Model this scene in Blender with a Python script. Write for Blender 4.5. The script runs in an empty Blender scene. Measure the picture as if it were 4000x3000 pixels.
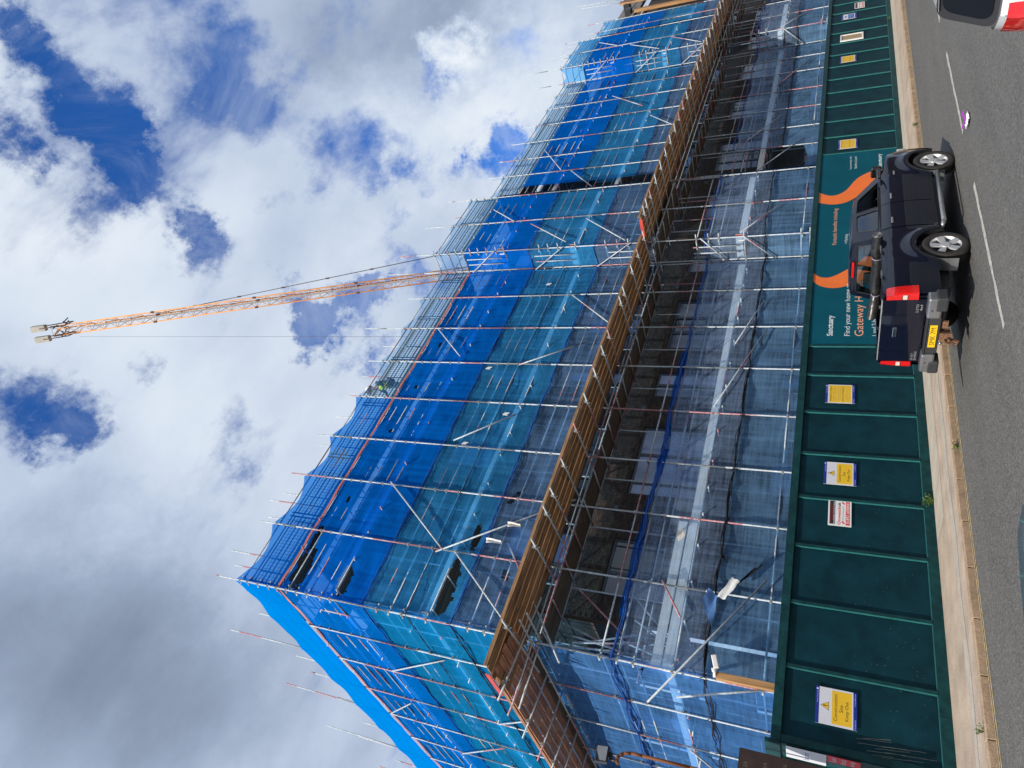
import bpy, bmesh, math, random
from mathutils import Vector, Matrix, noise
random.seed(7)
R = math.radians
S = bpy.context.scene
COL = S.collection

# ------------------------------------------------------------------ camera
CAMX = Vector((0.32414629, 0.28072729, -0.90339436))    # image right
CAMD = Vector((-0.70185956, 0.71165393, -0.03068924))   # image down
CAMF = Vector((0.63428884, 0.64400378, 0.42771112))     # forward
CAM = Vector((0, 0, 2.1))
cd = bpy.data.cameras.new('camera')
cam = bpy.data.objects.new('camera', cd)
COL.objects.link(cam)
Mx = Matrix((CAMX, -CAMD, -CAMF)).transposed().to_4x4()
Mx.translation = CAM
cam.matrix_world = Mx
cd.sensor_fit = 'HORIZONTAL'
cd.sensor_width = 36.0
cd.lens = 36.0 * 2648 / 4000
cd.clip_start = 0.05
cd.clip_end = 3000
S.camera = cam

def pixdir(px, py):
    v = CAMX * ((px - 2000) / 2648) + CAMD * ((py - 1500) / 2648) + CAMF
    return v.normalized()

# ------------------------------------------------------------------ world and sun
SUN_TO = Vector((-2.7, -1.0, 2.05)).normalized()
EL = math.asin(SUN_TO.z)
AZ = math.atan2(SUN_TO.x, SUN_TO.y)
W = bpy.data.worlds.new('World')
S.world = W
W.use_nodes = True
nt = W.node_tree
N, Lk = nt.nodes, nt.links
for n in list(N):
    N.remove(n)

def nd(t, **k):
    n = N.new(t)
    for a, b in k.items():
        setattr(n, a, b)
    return n

def vmath(op, a, b=None):
    n = nd('ShaderNodeVectorMath', operation=op)
    for i, s in enumerate((a, b)):
        if s is None:
            continue
        if isinstance(s, (tuple, Vector)):
            n.inputs[i].default_value = tuple(s)
        else:
            Lk.new(s, n.inputs[i])
    return n

def fm(op, a, b=None, c=None, clamp=False):
    n = nd('ShaderNodeMath', operation=op)
    n.use_clamp = clamp
    for i, s in enumerate((a, b, c)):
        if s is None:
            continue
        if isinstance(s, (int, float)):
            n.inputs[i].default_value = s
        else:
            Lk.new(s, n.inputs[i])
    return n.outputs[0]

def sstep(x, lo, hi):
    n = nd('ShaderNodeMapRange', interpolation_type='SMOOTHSTEP')
    Lk.new(x, n.inputs[0])
    n.inputs[1].default_value = lo
    n.inputs[2].default_value = hi
    return n.outputs[0]

sky = nd('ShaderNodeTexSky', sky_type='NISHITA')
sky.sun_disc = False
sky.sun_elevation = EL
sky.sun_rotation = AZ
sky.altitude = 50
sky.air_density = 1.0
sky.dust_density = 0.3
sky.ozone_density = 3.0
bg1 = nd('ShaderNodeBackground')
bg1.inputs[1].default_value = 0.13
hs = vmath('MULTIPLY', sky.outputs[0], (0.27, 0.76, 1.42))
Lk.new(hs.outputs[0], bg1.inputs[0])
geo = nd('ShaderNodeTexCoord')
dirv = geo.outputs['Generated']
sep = nd('ShaderNodeSeparateXYZ')
Lk.new(dirv, sep.inputs[0])
hz = fm('ADD', fm('MAXIMUM', sep.outputs[2], 0.0), 0.35)
inv = fm('DIVIDE', 1.0, hz)
pl = vmath('SCALE', dirv)
Lk.new(inv, pl.inputs[3])
pmap = nd('ShaderNodeMapping')
pmap.inputs['Rotation'].default_value = (0, 0, R(35))
pmap.inputs['Scale'].default_value = (0.8, 1.5, 1)
Lk.new(pl.outputs[0], pmap.inputs[0])
plo = pmap.outputs[0]

def fbm(scale, detail, rough, off=(0, 0, 0), dist=0.0, src=None):
    m = vmath('ADD', src or plo, off)
    n = nd('ShaderNodeTexNoise')
    n.inputs['Scale'].default_value = scale
    n.inputs['Detail'].default_value = detail
    n.inputs['Roughness'].default_value = rough
    n.inputs['Distortion'].default_value = dist
    Lk.new(m.outputs[0], n.inputs['Vector'])
    return n.outputs[0]

warp = nd('ShaderNodeTexNoise')
warp.inputs['Scale'].default_value = 3.2
warp.inputs['Detail'].default_value = 9
warp.inputs['Roughness'].default_value = 0.68
Lk.new(dirv, warp.inputs['Vector'])
wv = vmath('SUBTRACT', warp.outputs[1], (0.5, 0.5, 0.5))
ws = vmath('SCALE', wv.outputs[0])
ws.inputs[3].default_value = 0.34
wdir = vmath('ADD', dirv, ws.outputs[0]).outputs[0]

def blobs(lst):
    tot = None
    for px, py, rad, amp in lst:
        d = vmath('DISTANCE', wdir, pixdir(px, py)).outputs['Value']
        r = rad / 2648
        b = fm('MULTIPLY', sstep(d, r * 1.9, r * 0.1), amp)
        tot = b if tot is None else fm('ADD', tot, b)
    return tot

holes = blobs([(170, 100, 70, 0.55), (330, 290, 110, 0.7), (420, 480, 110, 0.75), (500, 640, 90, 0.6), (20, 490, 80, .7), (60, 1640, 120, 0.85),
               (210, 1780, 80, 0.55), (580, 740, 80, 0.65), (840, 1010, 90, .85), (1340, 1290, 130, 1.05), (1240, 1400, 100, .85), (1400, 1180, 80, .8),
               (1560, 1120, 110, .8), (1390, 660, 120, 0.5), (1540, 870, 90, 0.55), (1960, 570, 90, 0.9), (770, 110, 130, 0.34),
               (960, 230, 110, 0.30), (1130, 420, 90, .36), (1900, 700, 80, .5), (470, 1480, 70, .5), (1600, 300, 60, .45), (900, 1650, 90, .45),
               (1000, 1480, 80, .4), (780, 870, 80, .45), (1200, 820, 90, .45), (1650, 760, 70, .4), (330, 800, 60, .35), (950, 1900, 80, .4)])
greys = blobs([(1450, 120, 260, .35), (1780, 20, 170, 1.0), (1480, 330, 200, 0.35), (150, 2350, 420, 0.5), (700, 2550, 320, 0.45),
               (300, 2850, 400, 0.55), (1000, 2900, 260, 0.4), (1300, 2750, 240, .3)])
brights = blobs([(1710, 170, 70, 0.9), (1960, 330, 220, 0.55), (1720, 560, 220, .35), (250, 1150, 320, .25), (500, 1750, 300, .25), (700, 700, 300, .2), (1100, 1050, 260, .2), (1500, 700, 220, .2), (60, 800, 300, 0.25), (1230, 620, 260, 0.2), (900, 1700, 500, 0.15)])
f1 = fbm(2.2, 12, 0.56, (3.1, 1.7, 0.4), 0.6)
f2 = fbm(5.5, 12, 0.6, (9.1, 4.7, 2.4), 0.2)
dens = fm('ADD', fm('MULTIPLY', f1, 1.0), fm('MULTIPLY', f2, 0.95))
dens = fm('SUBTRACT', dens, fm('MULTIPLY', holes, 0.50))
dens = fm('ADD', dens, fm('MULTIPLY', greys, 0.12))
thin = sstep(fbm(4.2, 12, 0.66, (5.5, 1.1, 7.7), 0.8), 0.40, 0.80)
cover = fm('MAXIMUM', sstep(dens, 0.60, 0.98), fm('MULTIPLY', thin, 0.62))
shade = fm('ADD', fm('MULTIPLY', fbm(1.6, 8, 0.5, (0.3, 5.2, 1.0), 0.2), 0.9), fm('MULTIPLY', fbm(7, 9, 0.55, (2, 2, 2)), 0.28))
shade = fm('ADD', shade, fm('MULTIPLY', brights, 0.55))
shade = fm('SUBTRACT', shade, fm('MULTIPLY', greys, 0.27))
cr = nd('ShaderNodeValToRGB')
Lk.new(shade, cr.inputs[0])
e = cr.color_ramp.elements
e[0].position, e[0].color = 0.05, (0.19, 0.24, 0.34, 1)
e[1].position, e[1].color = 1.0, (0.92, 0.96, 1.0, 1)
k = e.new(0.32); k.color = (0.34, 0.42, 0.56, 1)
k = e.new(0.52); k.color = (0.52, 0.61, 0.77, 1)
k = e.new(0.72); k.color = (0.70, 0.78, 0.89, 1)
bg2 = nd('ShaderNodeBackground')
bg2.inputs[1].default_value = 1.0
Lk.new(cr.outputs[0], bg2.inputs[0])
mixs = nd('ShaderNodeMixShader')
Lk.new(cover, mixs.inputs[0])
Lk.new(bg1.outputs[0], mixs.inputs[1])
Lk.new(bg2.outputs[0], mixs.inputs[2])
wo = nd('ShaderNodeOutputWorld')
Lk.new(mixs.outputs[0], wo.inputs[0])

sl = bpy.data.lights.new('sun', 'SUN')
sl.energy = 4.8
sl.angle = R(0.5)
sl.color = (1.0, 0.92, 0.80)
so = bpy.data.objects.new('sun', sl)
COL.objects.link(so)
so.rotation_euler = (-SUN_TO).to_track_quat('-Z', 'Y').to_euler()
so.location = SUN_TO * 60

vs = S.view_settings
vs.view_transform = 'Standard'
vs.look = 'None'
vs.exposure = 0.0
vs.gamma = 1.0
vs.use_curve_mapping = False
S.cycles.transparent_max_bounces = 40
S.cycles.max_bounces = 8

# ------------------------------------------------------------------ materials
MATS = {}

def newmat(name):
    m = bpy.data.materials.new(name)
    m.use_nodes = True
    t = m.node_tree
    b = t.nodes['Principled BSDF']
    return m, t, b

def pm(name, col, rough=0.6, metal=0.0, var=0.12, scale=3.0, bump=0.0, bscale=60.0, col2=None, spots=0.0, coat=0.0, detail=6, spec=None):
    """principled material with world-space noise in colour, roughness and relief"""
    if name in MATS:
        return MATS[name]
    m, t, b = newmat(name)
    n, l = t.nodes, t.links
    g = n.new('ShaderNodeNewGeometry')
    tx = n.new('ShaderNodeTexNoise')
    tx.inputs['Scale'].default_value = scale
    tx.inputs['Detail'].default_value = detail
    tx.inputs['Roughness'].default_value = 0.6
    l.new(g.outputs['Position'], tx.inputs['Vector'])
    rp = n.new('ShaderNodeValToRGB')
    c2 = col2 or tuple(min(1, c * (1 + var * 1.6)) for c in col)
    c1 = tuple(c * (1 - var * 1.6) for c in col)
    rp.color_ramp.elements[0].position = 0.3
    rp.color_ramp.elements[1].position = 0.7
    rp.color_ramp.elements[0].color = (*c1, 1)
    rp.color_ramp.elements[1].color = (*c2, 1)
    l.new(tx.outputs[0], rp.inputs[0])
    out = rp.outputs[0]
    if spots:
        v = n.new('ShaderNodeTexNoise')
        v.inputs['Scale'].default_value = bscale
        v.inputs['Detail'].default_value = 2
        l.new(g.outputs['Position'], v.inputs['Vector'])
        mr = n.new('ShaderNodeMapRange')
        mr.inputs[1].default_value = 0.35
        mr.inputs[2].default_value = 0.7
        mr.inputs[3].default_value = 1 - spots
        mr.inputs[4].default_value = 1 + spots
        l.new(v.outputs[0], mr.inputs[0])
        mu = n.new('ShaderNodeVectorMath')
        mu.operation = 'SCALE'
        l.new(out, mu.inputs[0])
        l.new(mr.outputs[0], mu.inputs[3])
        out = mu.outputs[0]
    l.new(out, b.inputs['Base Color'])
    b.inputs['Roughness'].default_value = rough
    b.inputs['Metallic'].default_value = metal
    if coat:
        b.inputs['Coat Weight'].default_value = coat
        b.inputs['Coat Roughness'].default_value = 0.05
    if spec is not None:
        b.inputs['Specular IOR Level'].default_value = spec
    if bump:
        v2 = n.new('ShaderNodeTexNoise')
        v2.inputs['Scale'].default_value = bscale
        v2.inputs['Detail'].default_value = 4
        l.new(g.outputs['Position'], v2.inputs['Vector'])
        bp = n.new('ShaderNodeBump')
        bp.inputs['Strength'].default_value = bump
        bp.inputs['Distance'].default_value = 0.01
        l.new(v2.outputs[0], bp.inputs['Height'])
        l.new(bp.outputs[0], b.inputs['Normal'])
    MATS[name] = m
    return m

def asphalt():
    m, t, b = newmat('asphalt')
    n, l = t.nodes, t.links
    g = n.new('ShaderNodeNewGeometry')
    def noi(s, d=3, r=.6, sc=None):
        x = n.new('ShaderNodeTexNoise')
        x.inputs['Scale'].default_value = s
        x.inputs['Detail'].default_value = d
        x.inputs['Roughness'].default_value = r
        if sc:
            mp = n.new('ShaderNodeMapping')
            mp.inputs['Scale'].default_value = sc
            l.new(g.outputs['Position'], mp.inputs[0])
            l.new(mp.outputs[0], x.inputs['Vector'])
        else:
            l.new(g.outputs['Position'], x.inputs['Vector'])
        return x.outputs[0]
    vor = n.new('ShaderNodeTexVoronoi')
    vor.inputs['Scale'].default_value = 42
    l.new(g.outputs['Position'], vor.inputs['Vector'])
    rp = n.new('ShaderNodeValToRGB')
    e = rp.color_ramp.elements
    e[0].position, e[0].color = 0.2, (0.088, 0.087, 0.084, 1)
    e[1].position, e[1].color = 0.8, (0.138, 0.132, 0.122, 1)
    l.new(noi(0.35, 5, .6, (0.35, 2.2, 1)), rp.inputs[0])
    st = n.new('ShaderNodeMapRange')
    l.new(vor.outputs['Color'], st.inputs[0])
    st.inputs[3].default_value = 0.55
    st.inputs[4].default_value = 1.5
    m2 = n.new('ShaderNodeMapRange')
    l.new(noi(25, 4, .7), m2.inputs[0])
    m2.inputs[1].default_value = .3
    m2.inputs[2].default_value = .7
    m2.inputs[3].default_value = 0.75
    m2.inputs[4].default_value = 1.25
    mm = n.new('ShaderNodeMath'); mm.operation = 'MULTIPLY'
    l.new(st.outputs[0], mm.inputs[0]); l.new(m2.outputs[0], mm.inputs[1])
    sc = n.new('ShaderNodeVectorMath'); sc.operation = 'SCALE'
    l.new(rp.outputs[0], sc.inputs[0]); l.new(mm.outputs[0], sc.inputs[3])
    l.new(sc.outputs[0], b.inputs['Base Color'])
    b.inputs['Roughness'].default_value = 0.85
    bp = n.new('ShaderNodeBump')
    bp.inputs['Strength'].default_value = 0.7
    bp.inputs['Distance'].default_value = 0.012
    l.new(vor.outputs['Distance'], bp.inputs['Height'])
    l.new(bp.outputs[0], b.inputs['Normal'])
    return m

def brickmat(name, horiz):
    m, t, b = newmat(name)
    n, l = t.nodes, t.links
    g = n.new('ShaderNodeNewGeometry')
    sp = n.new('ShaderNodeSeparateXYZ')
    l.new(g.outputs['Position'], sp.inputs[0])
    cb = n.new('ShaderNodeCombineXYZ')
    l.new(sp.outputs[0 if horiz == 'x' else 1], cb.inputs[0])
    l.new(sp.outputs[2], cb.inputs[1])
    br = n.new('ShaderNodeTexBrick')
    br.inputs['Scale'].default_value = 1.0
    br.inputs['Brick Width'].default_value = 0.225
    br.inputs['Row Height'].default_value = 0.08
    br.inputs['Mortar Size'].default_value = 0.009
    br.inputs['Mortar Smooth'].default_value = 0.1
    br.inputs['Bias'].default_value = 0.0
    br.inputs['Color1'].default_value = (0.075, 0.056, 0.046, 1)
    br.inputs['Color2'].default_value = (0.045, 0.035, 0.031, 1)
    br.inputs['Mortar'].default_value = (0.018, 0.017, 0.016, 1)
    l.new(cb.outputs[0], br.inputs['Vector'])
    tx = n.new('ShaderNodeTexNoise')
    tx.inputs['Scale'].default_value = 1.2
    tx.inputs['Detail'].default_value = 5
    l.new(g.outputs['Position'], tx.inputs['Vector'])
    mr = n.new('ShaderNodeMapRange')
    mr.inputs[3].default_value = 0.6
    mr.inputs[4].default_value = 1.4
    l.new(tx.outputs[0], mr.inputs[0])
    sc = n.new('ShaderNodeVectorMath'); sc.operation = 'SCALE'
    l.new(br.outputs[0], sc.inputs[0]); l.new(mr.outputs[0], sc.inputs[3])
    l.new(sc.outputs[0], b.inputs['Base Color'])
    b.inputs['Roughness'].default_value = 0.9
    bp = n.new('ShaderNodeBump')
    bp.invert = True
    bp.inputs['Strength'].default_value = 0.8
    bp.inputs['Distance'].default_value = 0.01
    l.new(br.outputs['Fac'], bp.inputs['Height'])
    l.new(bp.outputs[0], b.inputs['Normal'])
    return m

def woodmat(name, c1, c2, axis='x', rough=0.75):
    m, t, b = newmat(name)
    n, l = t.nodes, t.links
    g = n.new('ShaderNodeNewGeometry')
    oi = n.new('ShaderNodeObjectInfo')
    ad = n.new('ShaderNodeVectorMath'); ad.operation = 'ADD'
    l.new(g.outputs['Position'], ad.inputs[0])
    cb = n.new('ShaderNodeCombineXYZ')
    mu = n.new('ShaderNodeMath'); mu.operation = 'MULTIPLY'; mu.inputs[1].default_value = 37
    l.new(oi.outputs['Random'], mu.inputs[0])
    for i in range(3):
        l.new(mu.outputs[0], cb.inputs[i])
    l.new(cb.outputs[0], ad.inputs[1])
    mp = n.new('ShaderNodeMapping')
    s = {'x': (1.2, 22, 22), 'y': (22, 1.2, 22), 'z': (22, 22, 1.2)}[axis]
    mp.inputs['Scale'].default_value = s
    l.new(ad.outputs[0], mp.inputs[0])
    tx = n.new('ShaderNodeTexNoise')
    tx.inputs['Scale'].default_value = 1.0
    tx.inputs['Detail'].default_value = 5
    tx.inputs['Distortion'].default_value = 0.8
    l.new(mp.outputs[0], tx.inputs['Vector'])
    rp = n.new('ShaderNodeValToRGB')
    e = rp.color_ramp.elements
    e[0].position, e[0].color = 0.36, (*c1, 1)
    e[1].position, e[1].color = 0.62, (*c2, 1)
    l.new(tx.outputs[0], rp.inputs[0])
    mr = n.new('ShaderNodeMapRange')
    mr.inputs[3].default_value = 0.75
    mr.inputs[4].default_value = 1.18
    l.new(oi.outputs['Random'], mr.inputs[0])
    sc = n.new('ShaderNodeVectorMath'); sc.operation = 'SCALE'
    l.new(rp.outputs[0], sc.inputs[0]); l.new(mr.outputs[0], sc.inputs[3])
    l.new(sc.outputs[0], b.inputs['Base Color'])
    b.inputs['Roughness'].default_value = rough
    return m

def tubemat():
    """galvanised tube, some lengths painted red"""
    m, t, b = newmat('galvanised_tube')
    n, l = t.nodes, t.links
    g = n.new('ShaderNodeNewGeometry')
    oi = n.new('ShaderNodeObjectInfo')
    tx = n.new('ShaderNodeTexNoise')
    tx.inputs['Scale'].default_value = 14
    tx.inputs['Detail'].default_value = 5
    l.new(g.outputs['Position'], tx.inputs['Vector'])
    rp = n.new('ShaderNodeValToRGB')
    e = rp.color_ramp.elements
    e[0].position, e[0].color = 0.3, (0.32, 0.36, 0.39, 1)
    e[1].position, e[1].color = 0.7, (0.57, 0.64, 0.69, 1)
    l.new(tx.outputs[0], rp.inputs[0])
    # red lengths
    ns = n.new('ShaderNodeTexNoise')
    ns.inputs['Scale'].default_value = 0.55
    ns.inputs['Detail'].default_value = 0
    cb = n.new('ShaderNodeVectorMath'); cb.operation = 'ADD'
    mu = n.new('ShaderNodeMath'); mu.operation = 'MULTIPLY'; mu.inputs[1].default_value = 91
    l.new(oi.outputs['Random'], mu.inputs[0])
    l.new(g.outputs['Position'], cb.inputs[0]); l.new(mu.outputs[0], cb.inputs[1])
    l.new(cb.outputs[0], ns.inputs['Vector'])
    th = n.new('ShaderNodeMapRange')
    th.inputs[1].default_value = 0.61
    th.inputs[2].default_value = 0.63
    l.new(ns.outputs[0], th.inputs[0])
    wr = n.new('ShaderNodeMapRange')
    wr.inputs[1].default_value = .35
    wr.inputs[2].default_value = .5
    l.new(tx.outputs[0], wr.inputs[0])
    f = n.new('ShaderNodeMath'); f.operation = 'MULTIPLY'
    l.new(th.outputs[0], f.inputs[0]); l.new(wr.outputs[0], f.inputs[1])
    mx = n.new('ShaderNodeMix'); mx.data_type = 'RGBA'
    l.new(f.outputs[0], mx.inputs[0])
    l.new(rp.outputs[0], mx.inputs[6])
    mx.inputs[7].default_value = (0.42, 0.16, 0.18, 1)
    l.new(mx.outputs[2], b.inputs['Base Color'])
    b.inputs['Metallic'].default_value = 0.08
    b.inputs['Roughness'].default_value = 0.5
    return m

def netmat(name, col, opac, tint, trans=0.5, streak=0.25, dens=1.0, horiz='x'):
    """woven debris netting: see-through weave with dirt streaks and folds"""
    m = bpy.data.materials.new(name)
    m.use_nodes = True
    t = m.node_tree
    n, l = t.nodes, t.links
    for x in list(n):
        n.remove(x)
    g = n.new('ShaderNodeNewGeometry')
    def noi(s, sc, d=4, r=.6, dist=0.0):
        mp = n.new('ShaderNodeMapping')
        mp.inputs['Scale'].default_value = sc
        l.new(g.outputs['Position'], mp.inputs[0])
        x = n.new('ShaderNodeTexNoise')
        x.inputs['Scale'].default_value = s
        x.inputs['Detail'].default_value = d
        x.inputs['Roughness'].default_value = r
        x.inputs['Distortion'].default_value = dist
        l.new(mp.outputs[0], x.inputs['Vector'])
        return x.outputs[0]
    a = noi(1.0, (7, 7, 0.5) if dens >= 0 else (1, 1, 7), 4)
    bb = noi(0.5, (1, 1, 1.6), 4)
    cc = noi(1.0, (0.9, 0.9, 14), 3)
    s1 = n.new('ShaderNodeMath'); s1.operation = 'ADD'
    l.new(a, s1.inputs[0]); l.new(bb, s1.inputs[1])
    s2 = n.new('ShaderNodeMath'); s2.operation = 'ADD'
    l.new(s1.outputs[0], s2.inputs[0]); l.new(cc, s2.inputs[1])
    mr = n.new('ShaderNodeMapRange')
    mr.inputs[1].default_value = 1.1
    mr.inputs[2].default_value = 1.9
    mr.inputs[3].default_value = max(0, opac - streak * 0.6)
    mr.inputs[4].default_value = min(1, opac + streak * 0.6)
    l.new(s2.outputs[0], mr.inputs[0])
    # denser when seen at a grazing angle
    lw = n.new('ShaderNodeLayerWeight')
    lw.inputs[0].default_value = 0.35
    ad = n.new('ShaderNodeMath'); ad.operation = 'MULTIPLY_ADD'
    l.new(lw.outputs['Facing'], ad.inputs[0])
    ad.inputs[1].default_value = 0.22
    l.new(mr.outputs[0], ad.inputs[2])
    ad.use_clamp = True
    df = n.new('ShaderNodeBsdfDiffuse'); df.inputs[0].default_value = (*col, 1)
    tl = n.new('ShaderNodeBsdfTranslucent'); tl.inputs[0].default_value = (*[min(1, c * 1.25) for c in col], 1)
    mx = n.new('ShaderNodeMixShader'); mx.inputs[0].default_value = trans
    l.new(df.outputs[0], mx.inputs[1]); l.new(tl.outputs[0], mx.inputs[2])
    tr = n.new('ShaderNodeBsdfTransparent'); tr.inputs[0].default_value = (*tint, 1)
    m2 = n.new('ShaderNodeMixShader')
    l.new(ad.outputs[0], m2.inputs[0])
    l.new(tr.outputs[0], m2.inputs[1]); l.new(mx.outputs[0], m2.inputs[2])
    o = n.new('ShaderNodeOutputMaterial')
    l.new(m2.outputs[0], o.inputs[0])
    return m

def glassmat(name, col, alpha, rough=0.03):
    m = bpy.data.materials.new(name)
    m.use_nodes = True
    t = m.node_tree
    n, l = t.nodes, t.links
    for x in list(n):
        n.remove(x)
    tr = n.new('ShaderNodeBsdfTransparent'); tr.inputs[0].default_value = (*col, 1)
    gl = n.new('ShaderNodeBsdfGlossy'); gl.inputs[1].default_value = rough
    gl.inputs[0].default_value = (.9, .95, 1, 1)
    fr = n.new('ShaderNodeFresnel'); fr.inputs[0].default_value = 1.5
    ma = n.new('ShaderNodeMath'); ma.operation = 'ADD'; ma.inputs[1].default_value = alpha; ma.use_clamp = True
    l.new(fr.outputs[0], ma.inputs[0])
    mx = n.new('ShaderNodeMixShader')
    l.new(ma.outputs[0], mx.inputs[0]); l.new(tr.outputs[0], mx.inputs[1]); l.new(gl.outputs[0], mx.inputs[2])
    o = n.new('ShaderNodeOutputMaterial')
    l.new(mx.outputs[0], o.inputs[0])
    return m

M_ASPH = asphalt()
M_FOOT = pm('footway_concrete', (0.43, 0.345, 0.27), 0.9, var=0.16, scale=1.3, bump=0.5, bscale=45, spots=0.28)
M_KERB = pm('kerb_stone', (0.38, 0.27, 0.18), 0.9, var=0.18, scale=5, bump=0.4, bscale=50, spots=0.2)
M_GROUND = pm('site_earth', (0.13, 0.11, 0.09), 0.95, var=0.3, scale=0.6)
M_YEL = pm('yellow_line', (0.42, 0.32, 0.16), 0.85, var=0.3, scale=9, spots=0.2)
M_WHT = pm('road_paint', (0.42, 0.41, 0.37), 0.85, var=0.22, scale=9, spots=0.25)
M_HOARD = pm('hoarding_green', (0.003, 0.031, 0.044), 0.6, var=0.2, scale=2.2, bump=0.12, bscale=14, spec=0.12)
M_HRAIL = pm('hoarding_rail_green', (0.005, 0.043, 0.048), 0.5, spec=0.2, var=0.25, scale=5, bump=0.15, bscale=30)
M_LITEDGE = pm('hoarding_lit_edge_green', (0.02, 0.14, 0.14), 0.5, var=0.15, scale=6)  # lighter rail green, sunlight on the edges put into the colour
M_TUBE = tubemat()
M_COUP = pm('coupler_steel', (0.33, 0.33, 0.31), 0.5, metal=0.4, var=0.3, scale=20)
M_FAN = woodmat('fan_board', (0.15, 0.078, 0.034), (0.44, 0.245, 0.11))
M_FANL = woodmat('fan_board_left', (0.26, 0.12, 0.07), (0.55, 0.27, 0.15), 'y')
M_TOE = woodmat('toe_board', (0.66, 0.61, 0.54), (0.85, 0.80, 0.72))
M_TOEL = woodmat('toe_board_left', (0.66, 0.61, 0.54), (0.85, 0.80, 0.72), 'y')
M_DECK = woodmat('deck_board', (0.08, 0.06, 0.042), (0.17, 0.13, 0.09))
M_DECKL = woodmat('deck_board_left', (0.08, 0.06, 0.042), (0.17, 0.13, 0.09), 'y')
M_POST = woodmat('timber_post', (0.34, 0.17, 0.06), (0.56, 0.32, 0.14), 'z')
M_REDEND = pm('red_paint', (0.55, 0.07, 0.05), 0.5)
M_BRX = brickmat('brick_street_wall', 'x')
M_BRY = brickmat('brick_side_wall', 'y')
M_FRAME = pm('window_frame_grey', (0.06, 0.08, 0.10), 0.4)
M_FILM = pm('window_film_blue', (0.20, 0.28, 0.46), 0.15, var=0.25, scale=1.4, spec=0.8)
M_FILMD = pm('window_film_dark', (0.045, 0.07, 0.13), 0.12, var=0.3, scale=2, spec=0.8)
M_GLASSD = pm('window_glass_dark', (0.02, 0.035, 0.05), 0.06, spec=0.8)
M_PINK = pm('window_board_pink', (0.42, 0.27, 0.24), 0.7)
M_SLATE = pm('roof_slate', (0.13, 0.115, 0.10), 0.8, var=0.35, scale=6, bump=0.5, bscale=25)
M_MEMB = pm('dark_membrane', (0.02, 0.016, 0.014), 0.6)
M_MESH = pm('mesh_guard_steel', (0.05, 0.12, 0.20), 0.5, metal=0.2)
M_ORNG = pm('orange_edge_band', (0.60, 0.16, 0.12), 0.7)
M_BLKROPE = pm('black_rope', (0.012, 0.014, 0.02), 0.7)
M_BLUEROPE = pm('blue_net_hem', (0.008, 0.08, 0.36), 0.6, var=0.3, scale=12)
M_CRANE = pm('crane_orange', (0.78, 0.33, 0.07), 0.5, var=0.1)
M_CRDARK = pm('crane_dark_steel', (0.10, 0.07, 0.06), 0.6)
M_CONC = pm('pale_concrete', (0.55, 0.53, 0.47), 0.85, var=0.12, scale=1.5)
M_LEAF = pm('weed_leaf', (0.09, 0.16, 0.03), 0.7, var=0.4, scale=30)
M_WHITE = pm('white_plastic', (0.78, 0.78, 0.76), 0.45, var=0.04)
M_BLACK = pm('black_plastic', (0.015, 0.015, 0.017), 0.45)
M_RUST = pm('rusty_orange_pole', (0.55, 0.20, 0.06), 0.75, var=0.45, scale=14, col2=(0.20, 0.06, 0.02))
M_PLYB = pm('brown_faced_ply', (0.035, 0.018, 0.014), 0.5, var=0.3, scale=3)
M_PLYT = pm('ply_print', (0.14, 0.11, 0.09), 0.6)

# nets
NET_BLUE = netmat('net_deep_blue', (0.002, 0.23, 0.95), 0.62, (0.22, 0.55, 1.0), 0.45, 0.24)
NET_TOP = netmat('net_top_blue', (0.005, 0.25, 0.95), 0.50, (0.25, 0.60, 1.0), 0.6, 0.16)
NET_TOPL = netmat('net_top_left_blue', (0.0, 0.33, 1.0), 0.96, (0.1, 0.5, 1.0), 0.6, 0.05)
NET_PALE = netmat('net_pale_blue', (0.10, 0.33, 0.62), 0.15, (0.72, 0.88, 1.0), 0.6, 0.10)
NET_TEAL = netmat('net_teal', (0.06, 0.46, 1.0), 0.38, (0.50, 0.78, 1.0), 0.42, 0.26)
NET_GREY = netmat('net_grey_violet', (0.24, 0.46, 0.82), 0.27, (0.62, 0.78, 1.0), 0.42, 0.30)
NET_LOW = netmat('net_low_grey', (0.42, 0.60, 0.92), 0.25, (0.80, 0.90, 1.0), 0.42, 0.36)
NET_LOWB = netmat('net_low_blue', (0.28, 0.54, 0.90), 0.36, (0.66, 0.86, 1.0), 0.42, 0.42)
NET_LBLUE = netmat('net_left_blue', (0.0, 0.27, 1.0), 0.50, (0.3, 0.62, 1.0), 0.5, 0.2)
NET_LTEAL = netmat('net_left_teal', (0.01, 0.38, 0.85), 0.44, (0.42, 0.78, 1.0), 0.5, 0.22)
NET_LLOW = netmat('net_left_low', (0.12, 0.36, 0.86), 0.38, (0.60, 0.80, 1.0), 0.5, 0.38)
NET_RAG = netmat('net_blue_rag', (0.003, 0.08, 0.38), 0.55, (0.3, 0.5, 1.0), 0.5, 0.2)
NET_BLOCK = netmat('net_added_blocker', (0.003, 0.012, 0.04), 0.95, (0.2, 0.3, 0.6), 0.3, 0.08)  # nearly opaque net, added to block sun past the bay ends

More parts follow.
